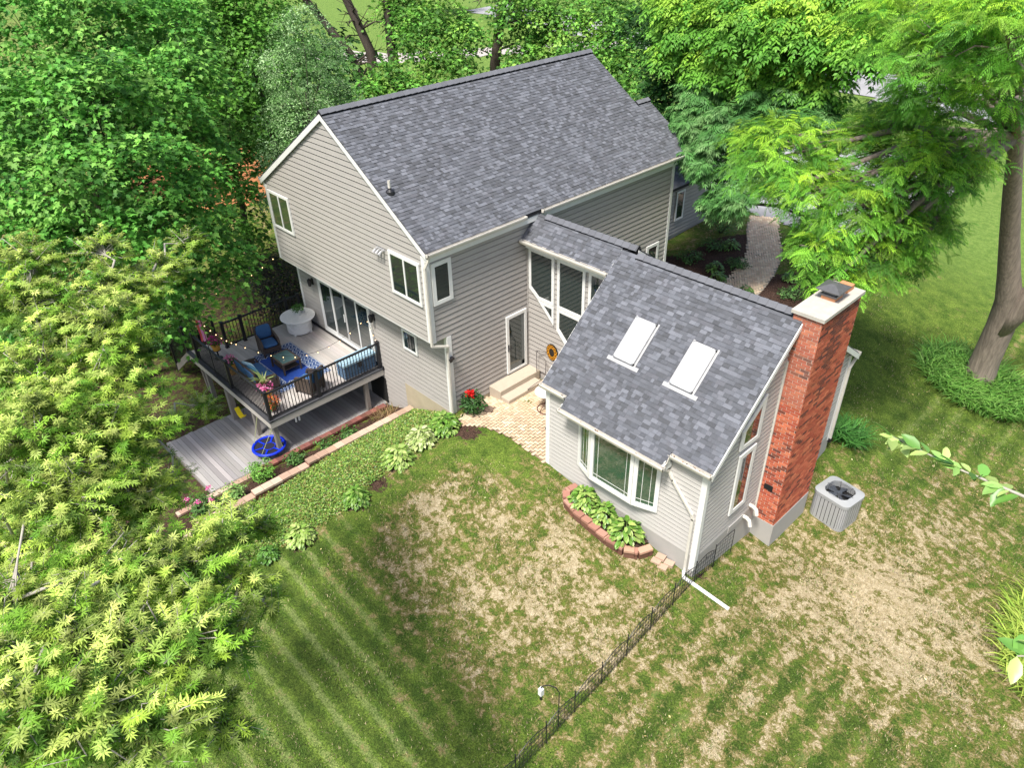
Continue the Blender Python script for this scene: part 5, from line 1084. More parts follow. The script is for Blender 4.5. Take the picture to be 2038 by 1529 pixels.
# the ivy bank: nobody could count its leaves
r = np.random.default_rng(5); n = 42000; Y = -7.6+8.0*r.random(n); xr = np.interp(Y, [-7.6, -6.9, -5.8, -4.2, -2.5, -.7, .4], [-.4, .1, .55, .75, .55, .35, -.15]); X = -1.96+(xr+1.96)*r.random(n)+.08*r.normal(size=n)
keep = (np.sin(X*5.1+2*np.sin(Y*3.3))+np.sin(Y*4.7+X)+r.normal(size=n)*.9 > -1.9) & (X > -1.99); X, Y = X[keep], Y[keep]; n = len(X)
nr_ = np.array((0, 0, 1))+r.normal(size=(n, 3))*.4; nr_ /= np.linalg.norm(nr_, axis=1)[:, None]
tag(place_leaves('ground_cover', np.stack([X, Y, H(X, Y)+.02+.09*r.random(n)], 1), nr_, .066, [(.12, .24, .04), (.17, .32, .05), (.24, .38, .07), (.32, .42, .10), (.09, .18, .04), (.25, .22, .07)], LEAFG, None, (0, 0, 0), r), kind='stuff')
# turf: upright blades over the near lawn
r = np.random.default_rng(9); n = 360000; X = -.5+17*r.random(n); Y = -13+31*r.random(n)
keep = ~((X < 8.9) & (X > 3.3) & (Y > 1.0) & (Y < 8.3)) & ~((X < 3.6) & (Y > .2)) & ~((X < 1.2) & (Y > -6.8)) & ~((X < 5) & (Y > 8) & (Y < 22)) & (np.sin(X*3.1+1.7*np.sin(Y*2.3))+np.sin(Y*2.9-X)+r.normal(size=n) > -.6)
X, Y = X[keep], Y[keep]; n = len(X); an = r.random(n)*6.283; ax = np.stack([np.cos(an)*.8, np.sin(an)*.8, np.full(n, .9)], 1); nr_ = np.stack([-np.cos(an), -np.sin(an), np.ones(n)], 1); nr_ /= np.linalg.norm(nr_, axis=1)[:, None]
dryp = np.exp(-((X-12.2)/3.2)**2-((Y-4.4)/2.6)**2)+.7*np.exp(-((X-5.2)/3.4)**2-((Y+1.8)/2.2)**2); isdry = r.random(n) < .18+.55*dryp
pal = np.where(isdry[:, None], np.array([(.44, .36, .22)]), np.array([(.10, .17, .03)]))*(1+.45*r.normal(size=(n, 1)))
T = np.array([(0, .10, 0), (0, -.10, 0), (1, 0, .1)]); a_, b_ = basis(nr_, r, ax); s_ = (.045+.04*r.random(n))[:, None, None]
V = np.stack([X, Y, H(X, Y)-.005], 1)[:, None]+s_*(T[None, :, :1]*a_[:, None]+T[None, :, 1:2]*b_[:, None]+T[None, :, 2:3]*nr_[:, None])
tag(np_mesh('turf', V.reshape(-1, 3), 3, [(0, 1, 2)], np.clip(pal, .005, .9), LEAF), kind='stuff')
# fallen leaves
q = MB()
for i in range(170):
    x, y = random.uniform(1, 15), random.uniform(-7, 16)
    if 3.2 < x < 9.2 and 1 < y < 8.4 or (x < 3.6 and y > .8): continue
    z = Hf(x, y)+.05; a = random.uniform(0, 6.28); s = random.uniform(.02, .045); q.add([(x+s*math.cos(a), y+s*math.sin(a), z), (x-s*.4*math.sin(a), y+s*.4*math.cos(a), z+.012), (x-s*math.cos(a), y-s*math.sin(a), z+.004), (x+s*.4*math.sin(a), y-s*.4*math.cos(a), z)], [(0, 1, 2, 3)], random.choice([(.7, .62, .25), (.78, .72, .4), (.5, .4, .15)]))
tag(q.build('fallen_leaves', PAINTATTR), kind='stuff')
# ---------------------------------------------------------------- trees
TREES={
'maple_left':[(-14.09,-4.07,10.14,1.9),(-13.55,-2.17,9.96,1.8),(-13.88,-0.17,9.52,1.74),(-10.06,-5.72,8.67,1.55),(-8.76,-4.45,8.92,1.53),(-9.19,-2.79,8.26,1.5),(-10.79,-0.94,8.74,1.29),(-7.88,-6.77,7.44,1.46),(-6.56,-5.56,7.44,1.45),(-7.04,-3.88,7.04,1.42),(-9.54,-1.68,6.91,0.97),(-6.54,-7.61,6.12,1.29),(-6.22,-6.45,5.84,1.33),(-5.82,-5.06,5.66,1.38),(-7.52,-3.31,5.72,1.06),(-6.14,-4.87,3.93,1.17),(-6.92,-2.96,4.49,0.93),(-6.95,-2.59,3.58,0.64),(-7.05,-4.12,2.7,0.39),(-5.91,-6.25,3.91,1.26),(-5.9,-7.91,4.43,1.32)],
'maple_back':[(-18.25,4.4,7.7,2.16),(-17.46,2.52,5.47,1.72),(-17.77,4.28,5.28,1.34),(-16.86,2.68,3.61,1.54),(-19.72,4.17,9.36,2.15),(-18.83,6.02,9.24,1.75),(-15.61,0.64,4.17,1.02),(-12.16,-0.25,3.02,0.86),(-13.88,1.28,3.16,0.82),(-11.64,0.36,2.37,0.68)],
'willow':[(-13.59,5.14,9.23,0.97),(-13.69,4.43,7.68,1.39),(-13.99,6.02,7.78,1.23),(-13.54,6.17,6.25,1.05),(-12.46,3.83,6.08,1.48),(-11.71,2.39,5.0,1.06),(-11.56,1.68,3.64,0.58),(-13.26,6.39,5.74,0.68)],
'maple_topA':[(-17.7,10.5,4.81,1.04),(-18.05,12.06,5.45,1.14),(-16.37,12.45,4.91,1.25),(-19.3,16.01,7.16,1.87),(-19.11,14.46,6.65,1.18),(-17.12,15.11,5.82,1.43),(-21.92,16.1,8.02,1.24),(-17.34,16.77,7.01,1.0)],
'maple_topB':[(-15.79,16.29,4.57,1.19),(-16.88,20.39,7.6,1.91),(-15.52,19.77,5.31,1.64),(-15.23,21.82,6.83,1.92),(-13.22,22.37,7.45,1.59),(-13.48,20.35,5.48,1.33),(-10.71,21.78,7.28,1.52),(-9.01,20.2,5.84,1.48),(-11.49,20.84,5.9,1.03),(-14.39,17.88,4.88,0.79)],
'dark_right':[(-3.74,15.61,7.43,1.21),(-3.23,14.43,6.37,0.89),(-3.15,15.69,6.16,1.02),(-5.64,16.98,8.56,1.26),(-3.88,16.98,8.53,1.01),(-1.27,13.12,5.83,0.56)],
'walnut':[(9.02,7.97,10.5,1.3),(10.29,6.34,11.22,1.04),(10.39,7.16,9.83,0.72),(7.29,9.52,10.54,1.33),(8.28,9.57,9.06,0.98),(5.56,8.03,7.49,1.21),(6.72,9.57,7.11,1.23),(7.09,11.06,7.94,1.1),(7.02,7.3,6.81,0.92),(7.89,7.61,6.69,1.13),(7.77,6.65,5.87,0.76),(8.5,7.98,5.66,0.77),(8.36,9.83,6.18,1.08),(8.79,10.84,5.57,0.76),(8.43,11.17,6.82,0.96),(4.24,8.49,7.4,0.64),(8.82,9.49,4.98,0.61),(9.31,8.17,11.29,0.84),(7.13,7.52,5.82,0.59),(9.3,9.51,7.68,0.87),(8.9,8.33,7.76,0.84),(8.58,7.79,5.19,0.58),(8.14,6.48,5.22,0.51),(8.26,5.96,5.25,0.19),(8.6,8.72,6.01,0.78),(6.33,7.08,7.03,0.52),(8.5,7.15,5.11,0.38)],
'walnut_back':[(-1.78,14.82,9.01,1.47),(0.68,14.04,9.5,1.52),(2.73,13.96,9.4,1.45),(-0.39,14.26,7.89,1.26),(1.5,14.15,7.83,1.3),(3.38,13.98,7.96,0.98),(-3.2,15.17,9.52,1.14),(4.44,13.6,9.2,0.92),(3.76,14.56,10.15,1.09),(-2.52,14.15,8.16,0.66)],
'oak_corner':[(-0.18,12.74,6.29,0.9),(0.81,12.41,5.31,0.98),(1.85,12.3,5.03,0.73),(1.03,12.83,6.15,1.06),(2.14,13.06,6.81,1.02),(3.04,13.62,7.18,0.92),(4.04,12.86,6.87,0.81),(-0.53,13.38,7.16,0.72),(2.55,11.3,4.58,0.48),(-0.0,12.0,5.6,0.45),(2.68,12.81,5.18,0.78),(1.58,11.82,4.19,0.53)],
'ash':[(3.88,-9.53,9.24,0.54),(3.29,-9.15,9.5,0.39),(3.48,-8.29,9.43,0.33),(4.1,-8.54,9.1,0.42),(4.55,-9.23,9.07,0.47),(3.37,-7.44,8.87,0.32),(2.94,-6.9,8.95,0.23),(3.8,-7.93,8.85,0.34),(5.19,-8.85,9.05,0.51),(5.15,-9.8,8.82,0.6),(5.86,-9.5,8.63,0.68),(4.51,-8.53,8.27,0.26),(6.37,-10.22,8.62,0.63),(6.61,-9.62,8.34,0.59),(5.04,-8.83,7.26,0.2),(3.93,-7.74,6.58,0.24),(4.27,-8.26,6.78,0.16),(7.19,-10.27,8.28,0.52),(7.02,-9.66,7.75,0.48),(5.52,-8.89,6.58,0.26),(5.98,-9.32,7.55,0.3),(8.0,-9.06,7.52,0.35),(7.75,-8.69,7.16,0.28),(8.5,-9.67,7.87,0.51),(8.43,-10.28,8.16,0.48),(8.74,-9.27,7.43,0.28),(8.83,-9.05,6.98,0.17),(9.07,-11.06,8.32,0.46),(9.29,-10.61,8.1,0.5),(9.52,-10.11,7.92,0.45),(9.34,-9.76,7.33,0.26),(9.69,-11.39,8.43,0.4),(9.93,-11.06,8.18,0.43),(10.13,-10.61,7.89,0.39),(10.09,-10.26,7.43,0.25),(10.15,-10.1,7.16,0.12),(7.97,-11.15,8.06,0.24),(4.5,-10.87,6.0,0.5),(5.15,-10.6,5.98,0.35),(4.89,-10.67,7.19,0.4),(3.23,-8.9,8.41,0.45),(5.66,-11.01,6.14,0.4)]}

def cluster_centres(lobes, per_m2, r, lower=.35, depth=.35):
    C, O = [], []
    L = np.array(lobes)
    for x, y, z, rad in lobes:
        n = int(per_m2*12.57*rad*rad); d = r.normal(size=(n, 3)); d /= np.linalg.norm(d, axis=1)[:, None]
        d = d[(d[:, 2] > -.2) | (r.random(n) < lower)]; lump = 1+.16*np.sin(d[:, 0]*5+x)+.16*np.sin(d[:, 1]*6+d[:, 2]*4+y)
        rr = rad*lump*(1-depth*r.random(len(d))**1.6); P = np.array((x, y, z))+d*rr[:, None]*np.array((1, 1, .9))
        ok = np.ones(len(P), bool)
        for l in L:
            if abs(l[0]-x)+abs(l[1]-y)+abs(l[2]-z) < 1e-6: continue
            ok &= np.linalg.norm(P-l[:3], axis=1) > l[3]*.62
        C.append(P[ok]); O.append(d[ok])
    return np.concatenate(C), np.concatenate(O)
def rep(A, k): return np.repeat(A, k, axis=0)
def crown_broad(t, lobes, per_m2, k, spread, size, pal, tmpl, seed, upw=.75, shine=LEAF):
    r = np.random.default_rng(seed); C, O = cluster_centres(lobes, per_m2, r); n = len(C)*k
    U = O*.7+np.array((0, 0, .8)); U /= np.linalg.norm(U, axis=1)[:, None]; a, b = basis(U, r)
    q = r.normal(size=(n, 3)); q[:, 2] *= .28; P = rep(C, k)+spread*(q[:, :1]*rep(a, k)+q[:, 1:2]*rep(b, k)+q[:, 2:]*rep(U, k)); P[:, 2] -= .30*spread*(q[:, 0]**2+q[:, 1]**2)
    nr_ = rep(U, k)*upw+r.normal(size=(n, 3))*.42+np.array((0, 0, .35)); nr_ /= np.linalg.norm(nr_, axis=1)[:, None]
    ax = q[:, :1]*rep(a, k)+q[:, 1:2]*rep(b, k)+r.normal(size=(n, 3))*.3-np.array((0, 0, .35))
    tone = rep(.5+.9*r.random((len(C), 1)), k)
    P_ = np.array(pal); c = P_[r.integers(0, len(pal), len(C))]; c = rep(c, k)*tone*(1+.14*r.normal(size=(n, 1))); c = np.clip(c, .003, .9)
    T, F = tmpl; A, B = basis(nr_, r, ax); s = (size*(.65+.6*r.random(n)))[:, None, None]
    V = P[:, None]+s*(T[None, :, :1]*A[:, None]+T[None, :, 1:2]*B[:, None]+T[None, :, 2:3]*nr_[:, None])
    return np_mesh('crown', V.reshape(-1, 3), len(T), F, c, shine, t)
def frond_template(pairs, length, leaf, width, droop, tip=True, angle=55):
    V, F = [], []
    def leaflet(base, d, up, l, w):
        d = np.array(d, float); d /= np.linalg.norm(d); s = np.cross(up, d); s /= np.linalg.norm(s); b = len(V)
        V.extend([base, base+d*l*.45+s*w*.5+np.array((0, 0, -.03*l)), base+d*l+np.array((0, 0, -.22*l)), base+d*l*.45-s*w*.5+np.array((0, 0, -.03*l))]); F.append((b, b+3, b+2, b+1))
    for i in range(pairs):
        t = .16+.80*i/(pairs-1); x = t*length; z = length*.10*math.sin(t*2)-droop*length*t*t; base = np.array((x, 0, z)); s_ = math.sin(math.pi*(.18+.72*t))
        for sg_ in (1, -1): a = math.radians(angle-12*t); leaflet(base, (math.cos(a), sg_*math.sin(a), -.28), np.array((0, 0, 1.)), leaf*(.65+.45*s_), width)
    if tip: leaflet(np.array((.97*length, 0, length*.09-droop*length)), (1, 0, -.5), np.array((0, 0, 1.)), leaf, width)
    return np.array(V), F
WAL = frond_template(6, 1.0, .28, .085, .34); WAL_FAR = frond_template(4, 1.0, .36, .17, .42); ASHF = frond_template(4, 1.0, .56, .135, .25, angle=46)
def whorl_template(angs, w):
    V, F = [], []
    for a, l, e in angs:
        a = math.radians(a); d = np.array((math.cos(a), math.sin(a), e)); s = np.array((-math.sin(a), math.cos(a), 0.)); b = len(V); o = d*.06
        V.extend([o, o+d*l*.35+s*w*.5, o+d*l*.7+s*w*.36-np.array((0, 0, .05)), o+d*l-np.array((0, 0, .20*l)), o+d*l*.7-s*w*.36-np.array((0, 0, .05)), o+d*l*.35-s*w*.5]); F.append((b, b+5, b+4, b+3, b+2, b+1))
    return np.array(V), F
LANCE = whorl_template([(-95, .7, .1), (-58, .95, .25), (-22, 1.0, .05), (12, 1.15, .3), (45, .9, .1), (84, .8, .3)], .19)
def crown_frond(t, lobes, per_m2, k, size, pal, tmpl, seed, lift=.15, tops=None, shine=LEAF, depth=.35):
    r = np.random.default_rng(seed); C, O = cluster_centres(lobes, per_m2, r, depth=depth); n = len(C)*k; a0 = r.random(len(C))*6.283
    ang = rep(a0[:, None], k)[:, 0]+np.tile(np.arange(k)*2*math.pi/k, len(C))+.35*r.normal(size=n); Oo = rep(O, k)
    D = np.stack([np.cos(ang), np.sin(ang), lift+.35*r.random(n)], 1)+Oo*np.array((.75, .75, .35)); D /= np.linalg.norm(D, axis=1)[:, None]
    nr_ = np.array((0, 0, 1.))+Oo*.35+r.normal(size=(n, 3))*.25; s = size*(.7+.55*r.random(n))
    hgt = rep(O[:, 2:], k); P_ = np.array(pal); c = P_[r.integers(0, len(pal), len(C))]; c = rep(c, k)
    if tops is not None: f = np.clip((hgt-.1)*1.2, 0, 1)*(rep(r.random((len(C), 1)), k) < .75); c = c*(1-f)+np.array(tops)*f       # highlights on the crown's upper side, painted as yellower leaves
    c = np.clip(c*(1+.14*r.normal(size=(n, 1))), .003, .92)
    T, F = tmpl; A, B = basis(nr_/np.linalg.norm(nr_, axis=1)[:, None], r, D); N_ = np.cross(A, B); s = s[:, None, None]
    V = rep(C, k)[:, None]+s*(T[None, :, :1]*A[:, None]+T[None, :, 1:2]*B[:, None]+T[None, :, 2:3]*N_[:, None])
    o = np_mesh('crown', V.reshape(-1, 3), len(T), F, c, shine, t); return o, C
def crown_spray(t, lobes, per_m2, k, tw, size, pal, tmpl, seed, lift=.2, tops=None, depth=.5, shine=LEAF):
    """leaves set in pairs along twigs that reach outward from the crown"""
    r = np.random.default_rng(seed); C, O = cluster_centres(lobes, per_m2, r, depth=depth); m = len(C)
    D = O*np.array((1, 1, .55))+r.normal(size=(m, 3))*.45+np.array((0, 0, lift)); D /= np.linalg.norm(D, axis=1)[:, None]
    S_ = np.cross(D, (0, 0, 1.)); S_ /= np.linalg.norm(S_, axis=1)[:, None]+1e-9; L_ = tw*(.5+.7*r.random((m, 1)))
    n = m*k; f = np.tile((np.arange(k)+.5)/k, m)[:, None]; sg = np.tile(np.where(np.arange(k) % 2, 1., -1.), m)[:, None]; last = np.tile(np.arange(k) == k-1, m)[:, None]
    P = rep(C, k)+rep(D, k)*rep(L_, k)*(f-.4); P[:, 2] -= (f[:, 0]**2)*rep(L_, k)[:, 0]*.22
    A_ = rep(D, k)*(.75+.3*f)+rep(S_, k)*sg*np.where(last, .1, .9)+r.normal(size=(n, 3))*.22; A_ /= np.linalg.norm(A_, axis=1)[:, None]
    nr_ = np.array((0, 0, 1.))+rep(O, k)*.35+r.normal(size=(n, 3))*.3; s = size*(.65+.55*r.random(n))*(1.1-.35*f[:, 0])
    P_ = np.array(pal); c = rep(P_[r.integers(0, len(pal), m)], k)
    if tops is not None: w_ = np.clip((rep(O[:, 2:], k)+.1)*1.1, 0, 1)*(rep(r.random((m, 1)), k) < .6)*(.35+.65*f); c = c*(1-w_)+np.array(tops)*w_  # top highlights painted into the leaf colour, strongest at twig tips
    c = np.clip(c*rep(.42+1.0*r.random((m, 1)), k)*(1+.12*r.normal(size=(n, 1))), .003, .92)
    T, F = tmpl; A, B = basis(nr_/np.linalg.norm(nr_, axis=1)[:, None], r, A_); N_ = np.cross(A, B); s = s[:, None, None]
    V = P[:, None]+s*(T[None, :, :1]*A[:, None]+T[None, :, 1:2]*B[:, None]+T[None, :, 2:3]*N_[:, None])
    o = np_mesh('crown', V.reshape(-1, 3), len(T), F, c, shine, t)
    return o, list(zip(C-D*L_*.5, C+D*L_*.45-np.array((0, 0, 1))*L_*.10))
def limbs(t, lobes, base, r0, m, lean=None, seed=0, extra=None, name='trunk', top=None):
    r = random.Random(seed); q = MB(); L = sorted(lobes, key=lambda l: l[2]); c = [sum(l[i] for l in L)/len(L) for i in range(3)]
    b = Vector((base[0], base[1], Hf(*base[:2])-.2)); top = Vector(top or (c[0]*.6+b.x*.4, c[1]*.6+b.y*.4, c[2]+.5)); pts = []; n = 8
    for i in range(n+1): f = i/n; pts.append(b.lerp(top, f)+Vector((math.sin(f*5+seed), math.cos(f*4+seed), 0))*.12*math.sin(f*math.pi)*r0*5)
    q.tube(pts, [r0*(1.25 if i == 0 else 1.0)*(1-.75*i/n) for i in range(n+1)], 12)
    for l in L:
        e = Vector(l[:3]); k = min(range(2, n), key=lambda i: abs(pts[i].z-(e.z-1.0-.25*(e-pts[i]).xy.length))); s = pts[k]; mid = s.lerp(e, .5)+Vector((r.uniform(-.3, .3), r.uniform(-.3, .3), .35)); rr = r0*(1-.75*k/n)*.45
        q.tube([s, s.lerp(mid, .5)+Vector((0, 0, .1)), mid, e], [rr, rr*.8, rr*.6, rr*.25], 7)
        for j in range(5):
            d = Vector((r.gauss(0, 1), r.gauss(0, 1), r.uniform(-.2, 1))).normalized(); q.tube([mid.lerp(e, .3+.14*j), e+d*l[3]*.5, e+d*l[3]*.85], [rr*.3, rr*.18, rr*.06], 5)
    q.build(name, m, t, smooth=True)
def tree(name, label, base, group=None): return thing(name, label, 'tree', (base[0], base[1], Hf(*base[:2])), group)
MG = [(.115, .33, .05), (.155, .40, .06), (.08, .26, .04), (.23, .48, .09)]
t = tree('maple_tree', 'large broad-leaved maple filling the upper left beside the deck', (-12.5, -5.0)); crown_broad(t, TREES['maple_left'], 4.2, 28, .25, .17, MG, MAPLE, 1); limbs(t, TREES['maple_left'], (-12.5, -5.0), .30, BARKD, seed=1)
def split(key, n, bases, labels, nm, **kw):
    L = TREES[key]; out = []
    for i in range(n): out.append([l for l in L if min(range(n), key=lambda k: (l[0]-bases[k][0])**2+(l[1]-bases[k][1])**2) == i])
    return out
bs = [(-17.5, 2.6), (-19.5, 6.0)]
for i, (b_, lb) in enumerate(zip(bs, ('darker maple behind the big left maple, left of the silvery tree', 'maple at the top edge between the big left maple and the silvery tree'))):
    L = split('maple_back', 2, bs, None, None)[i]; t = tree('maple_tree', lb, b_); crown_broad(t, L, 4.5, 20, .28, .19, [(.11, .29, .04), (.15, .36, .05)], MAPLE, 10+i); limbs(t, L, b_, .22, BARKD, seed=10+i)
t = tree('silvery_tree', 'silvery grey-green tree behind the left gable corner of the house', (-13.2, 4.6)); crown_broad(t, TREES['willow'], 11, 26, .17, .085, [(.19, .36, .12), (.27, .45, .18), (.12, .27, .07), (.38, .54, .28)], OVAL, 20); limbs(t, TREES['willow'], (-13.2, 4.6), .16, BARKD, seed=20)
TA = TREES['maple_topA']+TREES['maple_topB']; bs = [(-17.4, 12.3), (-19.6, 15.5), (-14.9, 18.2), (-14.5, 21.5), (-10.5, 22.0)]
lbs = ('bright maple behind the left third of the main roof ridge', 'maple behind the ridge with bare trunks to its left', 'maple right behind the middle of the roof ridge', 'bushy maple at the top edge behind the right half of the roof', 'maple behind the far right end of the main roof ridge')
for i, (b_, lb) in enumerate(zip(bs, lbs)):
    L = [l for l in TA if min(range(5), key=lambda k: (l[0]-bs[k][0])**2+(l[1]-bs[k][1])**2) == i]
    if not L: continue
    t = tree('maple_tree', lb, b_); crown_broad(t, L, 4.2, 22, .32, .20, [(.12, .32, .045), (.17, .39, .06), (.09, .25, .04), (.26, .46, .08)], MAPLE, 30+i); limbs(t, L, b_, .24, BARKD, seed=30+i)
t = tree('dark_maple_tree', 'dark dense tree just right of the far roof end', (-3.6, 16.6)); crown_broad(t, TREES['dark_right'], 4.5, 20, .28, .19, [(.035, .12, .022), (.05, .16, .03)], MAPLE, 40); limbs(t, TREES['dark_right'], (-5.0, 20.4), .22, BARKD, seed=40)
YG = (.42, .68, .05); WG = [(.15, .40, .04), (.21, .48, .05), (.10, .30, .035)]
t = tree('walnut_tree', 'big walnut tree with a thick forked trunk on the right, leaves drooping over the path', (10.3, 16.5)); crown_spray(t, TREES['walnut'], 16, 8, .48, .29, WG, WAL, 50, tops=YG, depth=.5, lift=-.05)
q = MB(); q.tube([(10.3, 16.5, -1.9), (10.3, 16.48, -1.4), (10.32, 16.4, -.6), (10.40, 16.2, .8), (10.38, 15.95, 1.9), (10.18, 15.55, 2.9), (9.95, 14.9, 4.3), (9.75, 14.0, 6.0), (9.7, 12.6, 7.8), (9.8, 11.5, 9.2)], [.66, .52, .46, .44, .40, .33, .28, .24, .18, .10], 20)
q.tube([(10.45, 16.05, .6), (10.7, 16.0, 1.5), (11.1, 15.9, 2.8), (11.8, 15.7, 4.4), (12.4, 14.8, 7.0), (12.6, 13.0, 9.5)], [.25, .36, .34, .30, .24, .13], 16)
rr_l = random.Random(5)
for l in TREES['walnut']:
    e = Vector(l[:3]); s = min((Vector(p) for p in ((9.9, 14.9, 4.3), (9.75, 14.0, 6.0), (9.7, 12.6, 7.8), (12.4, 14.8, 7.0), (11.8, 15.7, 4.4))), key=lambda p: (p-e).length); mid = s.lerp(e, .5)+Vector((0, 0, .5))
    q.tube([s, mid, e], [.13, .09, .03], 7)
    for j in range(6):
        d = Vector((rr_l.gauss(0, 1), rr_l.gauss(0, 1), rr_l.uniform(-.3, 1))).normalized(); q.tube([mid.lerp(e, .3+.12*j), e+d*l[3]*.5, e+d*l[3]*.85], [.03, .018, .006], 5)
q.build('trunk', BARK, t, smooth=True)
for key, lb, b_, sz, pal, tp in (('walnut_back', 'walnut tree at the top right, behind the far roof corner', (1.2, 22.5), .5, [(.12, .33, .04), (.17, .42, .05)], (.40, .62, .07)), ('oak_corner', 'greyish green tree hanging over the far corner of the main roof', (3.4, 19.3), .34, [(.09, .25, .06), (.14, .33, .09), (.20, .38, .13), (.07, .20, .05)], None)):
    t = tree('walnut_tree' if key == 'walnut_back' else 'ash_tree', lb, b_); crown_frond(t, TREES[key], 8 if key == 'walnut_back' else 15, 6, sz, pal, WAL_FAR if key == 'walnut_back' else ASHF, 60, tops=tp); limbs(t, TREES[key], b_, .2, BARKD, seed=60)
AG = [(.17, .34, .035), (.25, .44, .05), (.11, .25, .025), (.36, .52, .07)]
t = tree('ash_tree', 'pale yellow-green ash tree close to the camera, covering the lower left corner', (4.0, -14.4)); o, C = crown_spray(t, TREES['ash'], 58, 9, .36, .086, AG, LANCE, 70, tops=(.62, .72, .20), lift=.35, depth=.75)
q = MB(); b_ = Vector((4.0, -14.4, Hf(4.0, -14.4)-.2)); q.tube([b_, b_+Vector((.1, .2, 2.5)), b_+Vector((.2, .4, 5.0)), (4.7, -13.4, 7.0)], [.26, .2, .15, .10], 10)
q.build('trunk', BARKD, t, smooth=True); q = MB(); forks = [Vector(p) for p in ((4.15, -14.1, 4.5), (4.3, -13.9, 6.0), (4.7, -13.4, 7.0))]; rr_l = random.Random(8)
LL = sorted(TREES['ash'], key=lambda l: (Vector(l[:3])-forks[2]).length); done = list(forks)
for l in LL:
    e = Vector(l[:3]); s = min(done, key=lambda p: (p-e).length); done.append(e); mid = s.lerp(e, .55)+Vector((rr_l.uniform(-.2, .2), rr_l.uniform(-.2, .2), .15)); q.tube([s, mid, e], [.022, .016, .009], 6)
    near = [c for c in C if (Vector(c[0])-e).length < l[3]*1.2]
    for c0, c1 in rr_l.sample(near, min(len(near), 60)): c0 = Vector(c0); c1 = Vector(c1); q.tube([mid.lerp(e, rr_l.uniform(.5, 1)), c0, c1], [.009, .006, .002], 4)
q.build('branches', TWIG, t, smooth=True)
shrub('smoke_bush', 'dark purplish brown bush behind the deck by the left house corner', 'bush', -12.2, 1.4, 1.6, 3.6, [(.045, .05, .04), (.07, .06, .055), (.035, .06, .035), (.09, .09, .07)], 5200, .12, 90)
shrub('understory_bush', 'green understory bush in the shade left of the deck', 'bush', -13.5, -3.2, 1.4, 2.6, [(.04, .12, .025), (.06, .16, .035)], 3500, .14, 91)
# bare-trunked trees at the top edge; their crowns are above the picture
for i, (P, r0, lb) in enumerate((([(-22.6, 14.1, -1.9), (-22.9, 13.8, 3), (-23.35, 13.41, 5.8), (-24.7, 11.93, 8.6), (-26.2, 10.3, 11.6)], .30, 'leaning bare trunk just right of the silvery tree at the top edge'),
        ([(-22.7, 14.6, -1.9), (-22.8, 14.3, 6.0), (-23.6, 13.73, 8.5), (-24.6, 13.1, 11.6)], .30, 'slim upright dark trunk at the top edge, between the leaning trunk and the forked one'),
        ([(-21.9, 15.3, -1.8), (-22.13, 15.31, 6.0), (-22.4, 15.5, 8.4), (-22.8, 15.7, 11.6)], .34, 'thick dark trunk at the top edge, rightmost of the three left of the roof ridge'),
        ([(-18.3, 19.2, -1.6), (-18.39, 19.62, 5.0), (-18.41, 20.36, 8.2), (-18.5, 20.9, 11.6)], .34, 'dark trunk rising behind the middle of the roof ridge'))):
    t = tree('bare_trunk_tree', lb, P[0]); q = MB(); V_ = [Vector(p) for p in P]; q.tube(V_, [r0*(1-.13*k) for k in range(len(P))], 10); rl = random.Random(i)
    for j in range(16):
        k = rl.randrange(1, len(P)-1); s_ = V_[k].lerp(V_[k+1], rl.random()); a = rl.uniform(0, 6.28); l = rl.uniform(.8, 2.2); e = s_+Vector((math.cos(a)*l, math.sin(a)*l, rl.uniform(-.2, 1.0))); m_ = s_.lerp(e, .5)+Vector((0, 0, .2))
        q.tube([s_, m_, e], [r0*.22, r0*.14, r0*.04], 5)
        for z_ in range(3): d = Vector((rl.gauss(0, .5), rl.gauss(0, .5), rl.gauss(.1, .4))); q.tube([m_.lerp(e, .3*z_), m_.lerp(e, .3*z_)+d], [r0*.08, r0*.02], 4)
    q.build('trunk', BARKD, t, smooth=True); x, y, z = P[-1]
    crown_broad(t, [(x+ox, y+oy, z+oz, 1.7) for ox, oy, oz in ((0, 0, 1.6), (1.4, 1.2, 1.2), (-1.3, .8, 1.4))], 3, 20, .32, .2, [(.08, .24, .035), (.12, .30, .05)], MAPLE, 80+i)
# far woods beyond: one mass
r = np.random.default_rng(77); lob = [(x, y, 3+2.5*r.random()+Hf(x, y), 3+1.6*r.random()) for x, y in ((-40, 14), (-44, 8), (-34, 14), (-70, 58), (-58, 60), (-40, 70), (-48, 66), (-30, 72), (-24, 60), (-14, 58), (-4, 60), (8, 62), (18, 58), (-14, 46), (-50, 12), (-55, 16), (-32, 2), (-30, -4), (-36, -2), (-26, 12))]
C, O = cluster_centres(lob, 1.0, r); k = 14; n = len(C)*k; P = rep(C, k)+r.normal(size=(n, 3))*.6; nr_ = rep(O, k)+r.normal(size=(n, 3))*.4+np.array((0, 0, .5)); nr_ /= np.linalg.norm(nr_, axis=1)[:, None]
tag(place_leaves('far_woods', P, nr_, .42, [(.05, .15, .03), (.08, .21, .04), (.11, .26, .05)], LEAF, None, (0, 0, 0), r, MAPLE), kind='stuff')
lp = thing('lamp_post', 'black lamp post in the grass beyond the walnut tree', 'lamp post', (-2.5, 33.5, .1)); q = MB(); z = Hf(-2.5, 33.5); q.tube([(-2.5, 33.5, z), (-2.5, 33.5, z+2.4)], .06, 8); q.lathe([(.1, 0), (.1, .3), (.05, .35)], (-2.5, 33.5, z), 10); q.build('post', BLACK, lp)
q = MB(); q.lathe([(.08, 2.4), (.17, 2.75), (.2, 2.78), (.02, 2.95)], (-2.5, 33.5, z), 8); q.build('lantern', BLACK, lp)
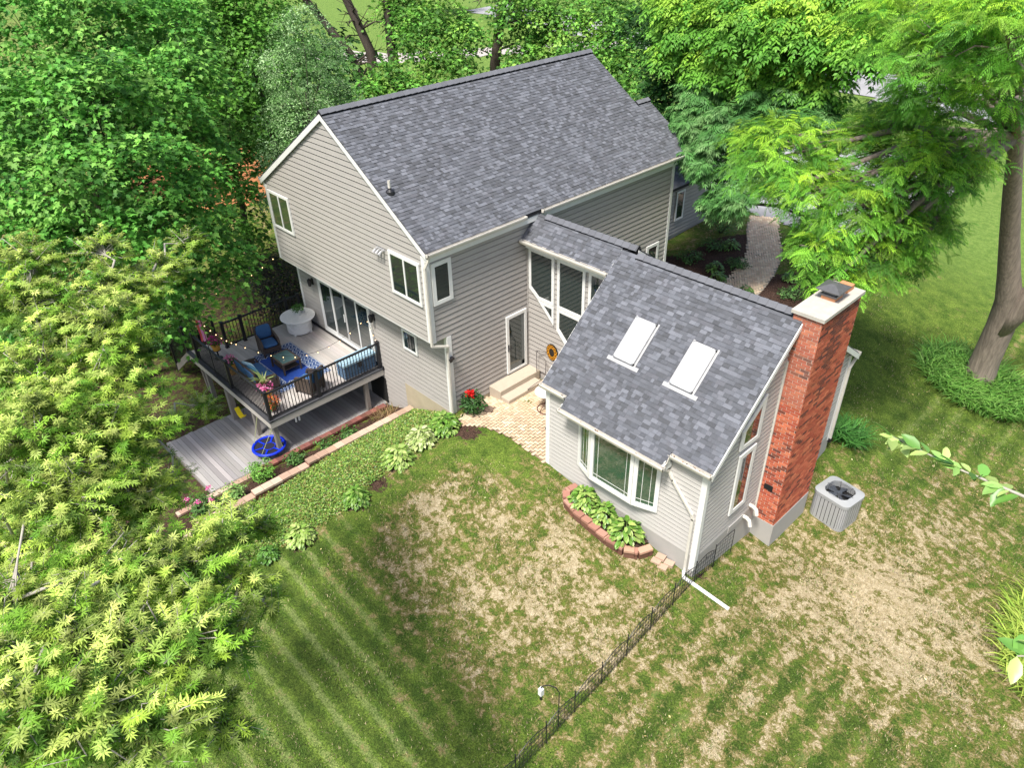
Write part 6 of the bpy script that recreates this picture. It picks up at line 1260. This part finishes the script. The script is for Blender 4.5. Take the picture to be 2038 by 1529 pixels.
# the twig reaching in from the right
br = thing('apple_tree', 'leafy apple branch reaching in over the lawn from the right edge', 'tree', (19.6, -3.4, -2.0)); q = MB()
q.tube([(19.6, -3.4, Hf(19.6, -3.4)-.2), (19.5, -3.5, 4), (19.3, -3.8, 8), (19.0, -4.2, 11.0), (18.8, -4.4, 12.4)], [.18, .15, .11, .06, .02], 9)
q.tube([(19.2, -4.0, 9.6), (17.2, -6.4, 11.1), (15.4, -7.5, 11.55), (14.70, -7.76, 11.61), (14.42, -7.71, 11.57), (14.12, -7.67, 11.56)], [.05, .022, .012, .007, .005, .0025], 7)
q.tube([(17.2, -6.4, 11.1), (15.6, -8.1, 11.4), (15.0, -8.65, 11.72), (14.93, -8.71, 11.70)], [.03, .012, .005, .003], 6); q.build('trunk', TWIG, br, smooth=True)
r = np.random.default_rng(3); pts = []
for f in (0.0, .03, .06, .10, .15, .2, .24, .30, .42, .50, .53, .56, .62, .70, .82, .86, .9, .97): pts.append(Vector((14.12, -7.67, 11.56)).lerp(Vector((14.70, -7.76, 11.61)), f))
pts += [Vector((14.93, -8.71, 11.70)), Vector((14.96, -8.69, 11.71)), Vector((15.0, -8.65, 11.72))]
P = np.repeat(np.array([tuple(p) for p in pts]), 2, 0); n = len(P); ax = r.normal(size=(n, 3))*.7+np.array((-.5, -.1, -.1)); nr_ = np.array((0, 0, 1))+r.normal(size=(n, 3))*.35; nr_ /= np.linalg.norm(nr_, axis=1)[:, None]
T = (np.array([(0, 0, 0), (.25, .2, .05), (.55, .25, .05), (.85, .12, 0), (1, 0, -.08), (.85, -.12, 0), (.55, -.25, .05), (.25, -.2, .05), (.5, 0, -.02)]), [(0, 8, 2, 1), (8, 4, 3, 2), (0, 7, 6, 8), (8, 6, 5, 4)])
place_leaves('crown', P, nr_, .085, [(.16, .36, .07), (.26, .46, .12), (.38, .52, .16)], LEAFG, br, (0, 0, 0), r, T, ax)
# fallback lobes over the branch's own crown, outside the frame
crown_broad(br, [(18.9, -4.2, 12.6, 1.0), (19.8, -3.4, 11.8, 1.1)], 5, 14, .2, .09, [(.16, .34, .07), (.24, .42, .1)], OVAL, 95)
S.cycles.max_bounces = 8; S.cycles.diffuse_bounces = 3; S.cycles.transmission_bounces = 3; S.cycles.transparent_max_bounces = 6
